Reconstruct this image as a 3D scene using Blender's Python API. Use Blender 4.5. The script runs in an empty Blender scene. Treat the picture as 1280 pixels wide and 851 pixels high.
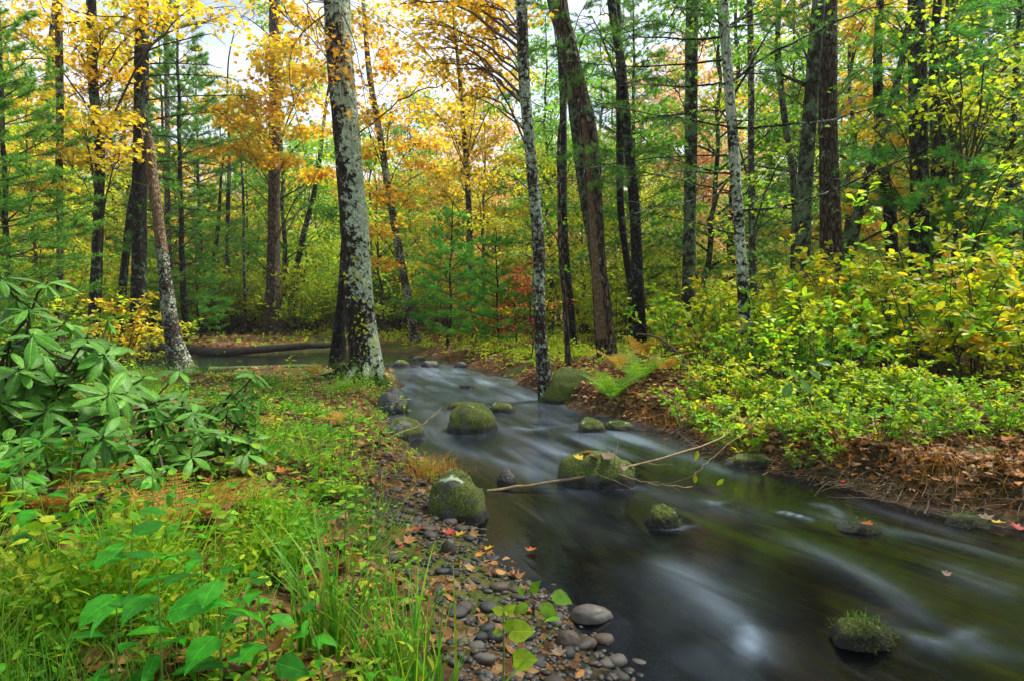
import bpy, math, random
import numpy as np

random.seed(11)
rng = np.random.default_rng(11)
scene = bpy.context.scene
COL = scene.collection
R = math.radians

# ------------------------------------------------------------------ camera
CAM_H = 1.40
FPX = 782.0
PITCH = math.atan((425.5 - 385.0) / FPX)
cam_d = bpy.data.cameras.new("camera")
cam_d.sensor_width = 36.0
cam_d.lens = FPX / 1280.0 * 36.0
cam_d.clip_start = 0.05
cam_d.clip_end = 1000.0
cam = bpy.data.objects.new("camera", cam_d)
cam.location = (0, 0, CAM_H)
cam.rotation_euler = (math.pi / 2 - PITCH, 0, 0)
COL.objects.link(cam)
scene.camera = cam

# ------------------------------------------------------------------ light
SUN_EL, SUN_AZ = R(58), R(62)         # azimuth clockwise from +Y
world = bpy.data.worlds.new("World")
scene.world = world
world.use_nodes = True
nt = world.node_tree
nt.nodes.clear()
out = nt.nodes.new("ShaderNodeOutputWorld")
bg = nt.nodes.new("ShaderNodeBackground")
sky = nt.nodes.new("ShaderNodeTexSky")
sky.sky_type = 'NISHITA'
sky.sun_disc = False
sky.sun_elevation = SUN_EL
sky.sun_rotation = SUN_AZ
sky.air_density = 1.0
sky.dust_density = 2.0
tc = nt.nodes.new("ShaderNodeTexCoord")
mp = nt.nodes.new("ShaderNodeMapping")
mp.inputs['Scale'].default_value = (2.0, 2.0, 5.0)
cn = nt.nodes.new("ShaderNodeTexNoise")
cn.inputs['Scale'].default_value = 1.6
cn.inputs['Detail'].default_value = 6
cr = nt.nodes.new("ShaderNodeValToRGB")
cr.color_ramp.elements[0].position = 0.30
cr.color_ramp.elements[1].position = 0.50
mx = nt.nodes.new("ShaderNodeMixRGB")
mx.inputs[2].default_value = (4.5, 5.0, 5.7, 1)
nt.links.new(tc.outputs['Generated'], mp.inputs[0])
nt.links.new(mp.outputs[0], cn.inputs['Vector'])
nt.links.new(cn.outputs[0], cr.inputs[0])
nt.links.new(cr.outputs[0], mx.inputs[0])
nt.links.new(sky.outputs[0], mx.inputs[1])
nt.links.new(mx.outputs[0], bg.inputs[0])
bg.inputs[1].default_value = 0.10
nt.links.new(bg.outputs[0], out.inputs[0])

sun_d = bpy.data.lights.new("sun", 'SUN')
sun_d.energy = 5.0
sun_d.angle = R(12)
sun_d.color = (1.0, 0.95, 0.86)
sun = bpy.data.objects.new("sun", sun_d)
_sd = (math.sin(SUN_AZ) * math.cos(SUN_EL), math.cos(SUN_AZ) * math.cos(SUN_EL), math.sin(SUN_EL))
from mathutils import Vector
sun.rotation_euler = Vector(_sd).to_track_quat('Z', 'Y').to_euler()
sun.location = (0, 0, 40)
COL.objects.link(sun)

scene.view_settings.view_transform = 'Standard'
scene.view_settings.look = 'None'
scene.view_settings.gamma = 1.0
scene.view_settings.use_curve_mapping = False
scene.view_settings.exposure = 1.32
scene.cycles.max_bounces = 10
scene.cycles.diffuse_bounces = 7
scene.cycles.glossy_bounces = 3
scene.cycles.transmission_bounces = 4
scene.cycles.transparent_max_bounces = 6
scene.cycles.sample_clamp_indirect = 6.0

# ------------------------------------------------------------------ pixel <-> world helpers
CAMP = np.array([0, 0, CAM_H])
FW = np.array([0, math.cos(PITCH), -math.sin(PITCH)])
UP = np.array([0, math.sin(PITCH), math.cos(PITCH)])


def ray(px, py):
    return FW + np.array([1.0, 0, 0]) * (px - 640) / FPX - UP * (py - 425.5) / FPX


def at_z(px, py, z):
    d = ray(px, py)
    return CAMP + d * (z - CAM_H) / d[2]


def at_y(px, py, Y):
    d = ray(px, py)
    return CAMP + d * Y / d[1]


def to_px(P):
    v = np.asarray(P) - CAMP
    w = v @ FW
    return 640 + FPX * v[..., 0] / w, 425.5 - FPX * (v @ UP) / w


# ------------------------------------------------------------------ noise
def _hash(ix, iy, iz):
    n = (ix.astype(np.int64) * 374761393 + iy.astype(np.int64) * 668265263 + iz.astype(np.int64) * 2147483647) & 0xffffffff
    n = ((n ^ (n >> 13)) * 1274126177) & 0xffffffff
    n = (n ^ (n >> 16)) & 0xffffffff
    return n / 4294967295.0


def vnoise(p):
    p = np.asarray(p, float)
    if p.shape[-1] == 2:
        p = np.concatenate([p, np.zeros(p.shape[:-1] + (1,))], -1)
    i = np.floor(p)
    f = p - i
    f = f * f * (3 - 2 * f)
    r = 0
    for a in (0, 1):
        for b in (0, 1):
            for c in (0, 1):
                w = (f[..., 0] if a else 1 - f[..., 0]) * (f[..., 1] if b else 1 - f[..., 1]) * (f[..., 2] if c else 1 - f[..., 2])
                r = r + w * _hash(i[..., 0] + a, i[..., 1] + b, i[..., 2] + c)
    return r * 2 - 1


def fbm(p, o=4):
    p = np.asarray(p, float)
    r, a = 0, 1.0
    for k in range(o):
        r = r + a * vnoise(p * 2 ** k + 17.3 * k)
        a *= 0.5
    return r


def sstep(x, a, b):
    t = np.clip((x - a) / (b - a), 0, 1)
    return t * t * (3 - 2 * t)


# ------------------------------------------------------------------ stream outline (waterline, traced at water level z = 0)
LEFT_PX = [(775, 856), (742, 815), (722, 775), (700, 738), (655, 705), (625, 682), (590, 652), (562, 610),
           (545, 582), (516, 560), (492, 540), (490, 515), (500, 490), (497, 466), (470, 457), (432, 464), (400, 468), (330, 468),
           (270, 474), (238, 478), (150, 480)]
RIGHT_PX = [(150, 446), (200, 443), (300, 441), (360, 437), (430, 437), (500, 441), (545, 450), (600, 463), (640, 476),
            (684, 500), (735, 517), (800, 530), (860, 548), (905, 570), (980, 592), (1050, 606), (1130, 628), (1280, 650), (1420, 672)]
LW = [at_z(x, y, 0)[:2] for x, y in LEFT_PX]
RW = [at_z(x, y, 0)[:2] for x, y in RIGHT_PX]
POLY = np.array([[3.2, -1.6], [1.0, 1.2]] + [list(p) for p in LW] + [list(at_z(-600, 466, 0)[:2]), list(at_z(-600, 446, 0)[:2])] +
                [list(p) for p in RW] + [[6.2, 2.6], [9, 0.5], [12, -3], [14, -9], [6, -9]])
CENTRE = np.array([at_z(x, y, 0)[:2] for x, y in [(0, 456), (300, 450), (440, 447), (520, 456), (565, 480), (600, 505), (665, 545), (760, 590),
                                                   (900, 660)]] + [[2.2, 2.5], [4.2, 0.4], [8, -4]])


def seg_dist(P, A, B):
    d = B - A
    L = (d ** 2).sum()
    t = np.clip(((P - A) @ d) / L, 0, 1)
    q = P - (A + t[:, None] * d)
    return np.sqrt((q ** 2).sum(1)), t, q


def sdf(P):
    """positive on land, negative in the water"""
    P = np.asarray(P, float)
    best = np.full(len(P), 1e9)
    inside = np.zeros(len(P), bool)
    n = len(POLY)
    for i in range(n):
        A, B = POLY[i], POLY[(i + 1) % n]
        d, _, _ = seg_dist(P, A, B)
        best = np.minimum(best, d)
        c = (A[1] > P[:, 1]) != (B[1] > P[:, 1])
        with np.errstate(divide='ignore', invalid='ignore'):
            xi = (B[0] - A[0]) * (P[:, 1] - A[1]) / (B[1] - A[1]) + A[0]
        inside ^= c & (P[:, 0] < xi)
    return np.where(inside, -best, best)


def centre_uv(P):
    """(arc length, signed offset) along the stream, and +1 for the right bank side"""
    P = np.asarray(P, float)
    best = np.full(len(P), 1e9)
    s = np.zeros(len(P))
    o = np.zeros(len(P))
    acc = 0.0
    for i in range(len(CENTRE) - 1):
        A, B = CENTRE[i], CENTRE[i + 1]
        d, t, q = seg_dist(P, A, B)
        e = B - A
        L = math.sqrt((e ** 2).sum())
        cr_ = (e[0] * (P[:, 1] - A[1]) - e[1] * (P[:, 0] - A[0])) / L
        m = d < best
        best = np.where(m, d, best)
        s = np.where(m, acc + t * L, s)
        o = np.where(m, np.sign(cr_) * d, o)
        acc += L
    return s, o


def ground_z(P):
    P = np.atleast_2d(np.asarray(P, float))
    d = sdf(P) + 0.10 * fbm(P * 1.7, 3) * sstep(P[:, 1], 1, 3)
    s, o = centre_uv(P)
    right = sstep(o, -0.3, 0.3)          # o > 0 : far / right bank
    far = sstep(P[:, 1], 10, 15)
    near_grav = sstep(P[:, 1], 5.2, 4.4) * (1 - right)
    steepR = 0.27 * sstep(d, -0.02, 0.42) + 0.22 * sstep(d, 0.3, 2.0)
    softL = 0.22 * sstep(d, 0.0, 0.5) + 0.12 * sstep(d, 0.5, 1.8)
    grav = 0.045 * sstep(d, 0, 0.3) + 0.26 * sstep(d, 0.3, 1.3)
    flat = 0.20 * sstep(d, 0, 0.8) + 0.12 * sstep(d, 0.8, 4)
    L = softL * (1 - near_grav) + grav * near_grav
    z = (L * (1 - right) + steepR * right) * (1 - far) + flat * far
    dep = -0.34 * sstep(-d, 0.0, 1.1) * (1 - near_grav) * (1 - far * 0.4) - near_grav * (0.02 * sstep(-d, 0, .05) + 0.30 * sstep(-d, 0.05, 1.3))
    z = np.where(d > 0, z, dep)
    land = sstep(d, 0, 0.6)
    z = z + land * (0.07 * fbm(P * 0.7, 3) + 0.022 * fbm(P * 4, 3)) * (1 - 0.5 * far)
    z = z + land * 0.02 * fbm(P * 12, 2) * sstep(P[:, 1], 12, 7)
    z = z + sstep(d, .5, 1.4) * .10 * fbm(P * 2.3 + 4, 3) * (1 - right) * sstep(P[:, 1], 12, 8) + sstep(d, 1.0, 4.0) * .18 * (1 - right) * sstep(P[:, 1], 8, 5)
    # the wood rises slowly behind the right bank and in the far distance
    z = z + sstep(d, 2, 14) * right * sstep(P[:, 0], 1, 7) * 0.35 + sstep(P[:, 1], 28, 80) * 1.2
    return z


def gz(x, y):
    return float(ground_z(np.array([[x, y]]))[0])


def at_ground(px, py, z0=0.25):
    d = ray(px, py)
    t = np.geomspace(0.8, 60, 900)
    P = CAMP + d * t[:, None]
    g = ground_z(P[:, :2])
    i = int(np.argmax(P[:, 2] < g))
    return np.array([P[i][0], P[i][1], g[i]])


# ------------------------------------------------------------------ mesh builder
class MB:
    def __init__(s):
        s.v, s.n, s.chunks, s.uv, s.has_uv = [], 0, [], [], False

    def add(s, V, F, smooth=False, mi=0, uv=None):
        V = np.asarray(V, float).reshape(-1, 3)
        s.uv.append(np.zeros((len(V), 2)) if uv is None else uv)
        s.has_uv |= uv is not None
        F = np.asarray(F, np.int64)
        s.v.append(V)
        s.chunks.append((F + s.n, smooth, mi))
        s.n += len(V)

    def build(s, name, mats, parent=None, loc=None, base=(0, 0, 0)):
        me = bpy.data.meshes.new(name)
        V = np.concatenate(s.v) - np.asarray(base, float)
        me.vertices.add(len(V))
        me.vertices.foreach_set("co", V.astype(np.float32).ravel())
        loops = np.concatenate([c[0].ravel() for c in s.chunks])
        sizes = np.concatenate([np.full(len(c[0]), c[0].shape[1]) for c in s.chunks])
        starts = np.concatenate([[0], np.cumsum(sizes)[:-1]])
        me.loops.add(len(loops))
        me.loops.foreach_set("vertex_index", loops.astype(np.int32))
        me.polygons.add(len(sizes))
        me.polygons.foreach_set("loop_start", starts.astype(np.int32))
        sm = np.concatenate([np.full(len(c[0]), c[1]) for c in s.chunks])
        me.polygons.foreach_set("use_smooth", sm)
        mi = np.concatenate([np.full(len(c[0]), c[2]) for c in s.chunks])
        if not isinstance(mats, (list, tuple)):
            mats = [mats]
        for m in mats:
            me.materials.append(m)
        me.polygons.foreach_set("material_index", mi.astype(np.int32))
        me.update(calc_edges=True)
        if s.has_uv:
            ul = me.uv_layers.new(name='leaf')
            ul.data.foreach_set('uv', np.concatenate(s.uv)[loops].astype(np.float32).ravel())
        me.validate()
        o = bpy.data.objects.new(name, me)
        COL.objects.link(o)
        if parent is not None:
            o.parent = parent
        if loc is not None:
            o.location = loc
        return o


def norm(v):
    v = np.asarray(v, float)
    return v / (np.linalg.norm(v, axis=-1, keepdims=True) + 1e-9)


def smooth_path(pts, n):
    """Catmull-Rom resample of a polyline with any number of columns"""
    pts = np.asarray(pts, float)
    if len(pts) == 2:
        t = np.linspace(0, 1, n)[:, None]
        return pts[0] * (1 - t) + pts[1] * t
    P = np.vstack([2 * pts[0] - pts[1], pts, 2 * pts[-1] - pts[-2]])
    seg = np.linspace(0, len(pts) - 1 - 1e-6, n)
    i = seg.astype(int)
    t = (seg - i)[:, None]
    p0, p1, p2, p3 = P[i], P[i + 1], P[i + 2], P[i + 3]
    return 0.5 * ((2 * p1) + (-p0 + p2) * t + (2 * p0 - 5 * p1 + 4 * p2 - p3) * t ** 2 + (-p0 + 3 * p1 - 3 * p2 + p3) * t ** 3)


def tube(mb, path, rad, sides=8, mi=0, rough=0.0, seed=0.0, closed_end=True):
    path = np.asarray(path, float)
    rad = np.broadcast_to(np.asarray(rad, float), (len(path),))
    T = norm(np.gradient(path, axis=0))
    ref = np.array([0.0, 0, 1]) if abs(T[0][2]) < 0.8 else np.array([0, 1.0, 0])
    U = norm(np.cross(np.broadcast_to(ref, T.shape), T))
    W = np.cross(T, U)
    a = np.linspace(0, 2 * math.pi, sides, endpoint=False)
    ring = U[:, None, :] * np.cos(a)[None, :, None] + W[:, None, :] * np.sin(a)[None, :, None]
    rr = np.repeat(rad[:, None], sides, 1)
    if rough:
        q = np.stack([np.broadcast_to(np.cos(a) * 2.2, rr.shape), np.broadcast_to(np.sin(a) * 2.2, rr.shape),
                      np.broadcast_to((np.cumsum(np.r_[0, np.linalg.norm(np.diff(path, axis=0), axis=1)]) * 1.6)[:, None], rr.shape)], -1) + seed
        rr = rr * (1 + rough * fbm(q, 3))
    V = path[:, None, :] + ring * rr[:, :, None]
    n = len(path)
    i = np.arange(n - 1)[:, None] * sides
    j = np.arange(sides)[None, :]
    k = (j + 1) % sides
    F = np.stack([i + j, i + k, i + sides + k, i + sides + j], -1).reshape(-1, 4)
    mb.add(V, F, True, mi)
    if closed_end:
        c = len(path) - 1
        V2 = np.vstack([V[c], path[c] + T[c] * rad[c] * 0.6])
        F2 = np.stack([np.arange(sides), (np.arange(sides) + 1) % sides, np.full(sides, sides)], -1)
        mb.add(V2, F2, True, mi)


# leaf templates: (x across, y along, z along the normal)
def leaf_tmpl(kind):
    if kind == 'quad':
        V = [(0, 0, 0), (-.34, .45, .07), (0, 1, -.05), (.34, .45, .07)]
        F = [(0, 3, 2), (0, 2, 1)]
    elif kind == 'lobed':                      # small five-pointed leaf
        V = [(0, 0, 0), (-.18, .10, .02), (-.55, .28, .06), (-.26, .48, .03), (-.36, .82, .02), (0, .66, -.02), (0, 1.05, -.10),
             (.36, .82, .02), (.26, .48, .03), (.55, .28, .06), (.18, .10, .02)]
        V[5] = (-.13, .72, 0.0)
        V.insert(7, (.13, .72, 0.0))
        V.append((0, .4, -.03))
        F = [(12, i, i + 1) for i in range(0, 11)] + [(12, 11, 0)]
        F = [(a, c, b) for a, b, c in F]
    elif kind in ('oval', 'ovate', 'lance', 'heart'):
        prof = {'oval': [(.12, .10), (.34, .235), (.62, .27), (.86, .16)],
                'ovate': [(.06, .20), (.28, .36), (.58, .27), (.84, .10)],
                'lance': [(.10, .09), (.32, .16), (.60, .13), (.84, .06)],
                'heart': [(-.05, .24), (.20, .42), (.52, .36), (.80, .15)]}[kind]
        V = [(0, 0, 0)]
        for y, w in prof:
            V += [(-w, y, .16 * w + .10 * y * (1 - y) * 1), (0, y, .10 * y * (1 - y)), (w, y, .16 * w + .10 * y * (1 - y))]
        V.append((0, 1, -.06))
        F = [(0, 2, 1), (0, 3, 2)]
        for r in range(3):
            a = 1 + 3 * r
            F += [(a, a + 1, a + 4), (a, a + 4, a + 3), (a + 1, a + 2, a + 5), (a + 1, a + 5, a + 4)]
        a = 10
        F += [(a, a + 1, 13), (a + 1, a + 2, 13)]
    elif kind == 'rhodo':
        prof = [(.10, .035, 0), (.28, .10, .02), (.5, .15, .015), (.72, .145, -.03), (.9, .08, -.09)]
        V = [(0, 0, 0)]
        for y, w, z in prof:
            V += [(-w, y, z - .10 * w * 2), (-w * .5, y, z), (0, y, z - .02), (w * .5, y, z), (w, y, z - .10 * w * 2)]
        V.append((0, 1, -.13))
        F = [(0, 2, 1), (0, 3, 2), (0, 4, 3), (0, 5, 4)]
        for r in range(4):
            for c in range(4):
                a = 1 + 5 * r + c
                F += [(a, a + 1, a + 6), (a, a + 6, a + 5)]
        F += [(21 + c, 22 + c, 26) for c in range(4)]
    elif kind == 'needle':
        V = [(-.035, 0, 0), (.035, 0, 0), (0, 1, -.08)]
        F = [(0, 1, 2)]
    elif kind == 'tri':
        V = [(-.2, 0, 0), (.2, 0, 0), (0, 1, 0)]
        F = [(0, 1, 2)]
    return np.array(V, float), np.array(F)


TM = {k: leaf_tmpl(k) for k in ('quad', 'lobed', 'oval', 'ovate', 'lance', 'heart', 'rhodo', 'needle', 'tri')}


def leaves(mb, P, D, N, S, kind='quad', mi=0, wid=1.0, curl=None, smooth=False):
    tv, tf = TM[kind]
    P = np.asarray(P, float)
    D = norm(D)
    B = norm(np.cross(D, N))
    N = np.cross(B, D)
    n = len(P)
    S = np.broadcast_to(np.asarray(S, float), (n,))
    tz = tv[:, 2][None, :]
    if curl is not None:
        cu = np.broadcast_to(np.asarray(curl, float), (n,))[:, None]
        tz = tz + cu * ((tv[:, 1] - .4) ** 2 * 1.2 + (tv[:, 0] ** 2) * 1.8)[None, :]
    V = P[:, None, :] + S[:, None, None] * (tv[:, 0][None, :, None] * wid * B[:, None, :] + tv[:, 1][None, :, None] * D[:, None, :] + tz[..., None] * N[:, None, :])
    F = tf[None, :, :] + (np.arange(n) * len(tv))[:, None, None]
    mb.add(V.reshape(-1, 3), F.reshape(-1, tf.shape[1]), smooth, mi, np.tile(tv[:, :2], (n, 1)) if kind in VEINED else None)


VEINED = ('oval', 'ovate', 'lance', 'heart', 'rhodo')


def rand_dirs(n, zmin=-1, zmax=1):
    z = rng.uniform(zmin, zmax, n)
    a = rng.uniform(0, 2 * math.pi, n)
    r = np.sqrt(np.maximum(0, 1 - z * z))
    return np.stack([r * np.cos(a), r * np.sin(a), z], -1)


def up_normals(n, tilt=0.5):
    v = rng.normal(0, tilt, (n, 3))
    v[:, 2] = 1
    return norm(v)


# ------------------------------------------------------------------ object tagging
def tag(o, label=None, cat=None, group=None, kind=None):
    if label:
        o['label'] = label
    if cat:
        o['category'] = cat
    if group:
        o['group'] = group
    if kind:
        o['kind'] = kind
    return o


def empty(name, loc, label, cat, group=None, rz=0, sc=1):
    o = bpy.data.objects.new(name, None)
    o.empty_display_size = 0.1
    o.location = loc
    o.rotation_euler = (0, 0, rz)
    o.scale = (sc, sc, sc)
    COL.objects.link(o)
    return tag(o, label, cat, group)


KIDS = {}


def copy_tree(root, loc, rz, sc, label, group):
    r = root.copy()
    COL.objects.link(r)
    r.location = loc
    r.rotation_euler = (0, 0, rz)
    r.scale = sc if isinstance(sc, tuple) else (sc, sc, sc)
    r['label'] = label
    r['group'] = group
    for ch in KIDS[root.name]:
        c = ch.copy()
        COL.objects.link(c)
        c.parent = r
    return r


# ------------------------------------------------------------------ materials
def new_mat(name):
    m = bpy.data.materials.new(name)
    m.use_nodes = True
    n = m.node_tree.nodes
    n.clear()
    o = n.new("ShaderNodeOutputMaterial")
    return m, m.node_tree, o


def ramp(nt, cols, fac=None, mode='LINEAR'):
    r = nt.nodes.new("ShaderNodeValToRGB")
    e = r.color_ramp.elements
    r.color_ramp.interpolation = mode
    while len(e) < len(cols):
        e.new(0.5)
    while len(e) > max(1, len(cols)):
        e.remove(e[-1])
    for i, (p, c) in enumerate(cols):
        e[i].position = p
        e[i].color = (c[0], c[1], c[2], 1) if not isinstance(c, (int, float)) else (c, c, c, 1)
    if fac is not None:
        nt.links.new(fac, r.inputs[0])
    return r


def node(nt, t, **kw):
    n = nt.nodes.new(t)
    for k, v in kw.items():
        if k in n.inputs:
            n.inputs[k].default_value = v
        else:
            setattr(n, k, v)
    return n


def leaf_mat(name, cols, trans=0.45, rough=0.55, nscale=0.8, wn=0.45, wo=0.25, spec=0.3, sat=1.0, veins=0.0, vdens=7.0):
    """cols: list of colours from one end of the plant's own range to the other"""
    m, nt, o = new_mat(name)
    L = nt.links.new
    geo = node(nt, "ShaderNodeNewGeometry")
    oi = node(nt, "ShaderNodeObjectInfo")
    tc = node(nt, "ShaderNodeTexCoord")
    nz = node(nt, "ShaderNodeTexNoise", Scale=nscale, Detail=3.0)
    L(tc.outputs['Object'], nz.inputs['Vector'])
    a = node(nt, "ShaderNodeMath", operation='MULTIPLY_ADD')      # noise*2-.5 -> spread
    L(nz.outputs[0], a.inputs[0]); a.inputs[1].default_value = 2.4; a.inputs[2].default_value = -0.7
    b = node(nt, "ShaderNodeMath", operation='MULTIPLY')
    L(a.outputs[0], b.inputs[0]); b.inputs[1].default_value = wn
    c = node(nt, "ShaderNodeMath", operation='MULTIPLY_ADD')
    L(geo.outputs['Random Per Island'], c.inputs[0]); c.inputs[1].default_value = 1 - wn - wo; L(b.outputs[0], c.inputs[2])
    d = node(nt, "ShaderNodeMath", operation='MULTIPLY_ADD')
    L(oi.outputs['Random'], d.inputs[0]); d.inputs[1].default_value = wo; L(c.outputs[0], d.inputs[2])
    n = len(cols)
    rp = ramp(nt, [(0.04 + 0.92 * i / max(1, n - 1), col) for i, col in enumerate(cols)], d.outputs[0])
    # brightness varies a little from leaf to leaf
    wn_ = node(nt, "ShaderNodeTexWhiteNoise", noise_dimensions='1D')
    L(geo.outputs['Random Per Island'], wn_.inputs['W'])
    mr = node(nt, "ShaderNodeMapRange")
    L(wn_.outputs['Value'], mr.inputs[0]); mr.inputs[3].default_value = 0.6; mr.inputs[4].default_value = 1.3
    # blotches
    bn = node(nt, "ShaderNodeTexNoise", Scale=45.0, Detail=2.0)
    L(tc.outputs['Object'], bn.inputs['Vector'])
    bm = node(nt, "ShaderNodeMapRange")
    L(bn.outputs[0], bm.inputs[0]); bm.inputs[1].default_value = 0.35; bm.inputs[2].default_value = 0.65
    bm.inputs[3].default_value = 0.78; bm.inputs[4].default_value = 1.12
    mm = node(nt, "ShaderNodeMath", operation='MULTIPLY')
    L(mr.outputs[0], mm.inputs[0]); L(bm.outputs[0], mm.inputs[1])
    hsv = node(nt, "ShaderNodeHueSaturation", Saturation=sat)
    L(rp.outputs[0], hsv.inputs['Color']); L(mm.outputs[0], hsv.inputs['Value'])
    p = node(nt, "ShaderNodeBsdfPrincipled", Roughness=rough)
    p.inputs['Specular IOR Level'].default_value = spec
    if veins:
        uv = node(nt, "ShaderNodeUVMap"); uv.uv_map = "leaf"
        sx = node(nt, "ShaderNodeSeparateXYZ"); L(uv.outputs[0], sx.inputs[0])
        ab = node(nt, "ShaderNodeMath", operation='ABSOLUTE'); L(sx.outputs[0], ab.inputs[0])
        mid = node(nt, "ShaderNodeMapRange"); L(ab.outputs[0], mid.inputs[0])
        mid.inputs[1].default_value = 0.022; mid.inputs[2].default_value = 0.008
        q = node(nt, "ShaderNodeMath", operation='MULTIPLY_ADD')
        L(ab.outputs[0], q.inputs[0]); q.inputs[1].default_value = -0.75; L(sx.outputs[1], q.inputs[2])
        q2 = node(nt, "ShaderNodeMath", operation='MULTIPLY'); L(q.outputs[0], q2.inputs[0]); q2.inputs[1].default_value = vdens
        pp = node(nt, "ShaderNodeMath", operation='PINGPONG'); L(q2.outputs[0], pp.inputs[0]); pp.inputs[1].default_value = 0.5
        sv = node(nt, "ShaderNodeMapRange"); L(pp.outputs[0], sv.inputs[0])
        sv.inputs[1].default_value = 0.10; sv.inputs[2].default_value = 0.02; sv.inputs[3].default_value = 0.0; sv.inputs[4].default_value = 0.6
        mxv = node(nt, "ShaderNodeMath", operation='MAXIMUM'); L(mid.outputs[0], mxv.inputs[0]); L(sv.outputs[0], mxv.inputs[1])
        vm = node(nt, "ShaderNodeMapRange"); L(mxv.outputs[0], vm.inputs[0]); vm.inputs[3].default_value = 1.0; vm.inputs[4].default_value = 1.0 + veins
        m3 = node(nt, "ShaderNodeMath", operation='MULTIPLY'); L(mm.outputs[0], m3.inputs[0]); L(vm.outputs[0], m3.inputs[1])
        L(m3.outputs[0], hsv.inputs['Value'])
        bu = node(nt, "ShaderNodeBump", Strength=0.5, Distance=0.004); bu.invert = True
        L(mxv.outputs[0], bu.inputs['Height']); L(bu.outputs[0], p.inputs['Normal'])
    L(hsv.outputs[0], p.inputs['Base Color'])
    t = node(nt, "ShaderNodeBsdfTranslucent")
    L(hsv.outputs[0], t.inputs[0])
    mixs = node(nt, "ShaderNodeMixShader", Fac=trans)
    L(p.outputs[0], mixs.inputs[1]); L(t.outputs[0], mixs.inputs[2])
    L(mixs.outputs[0], o.inputs[0])
    return m


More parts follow.
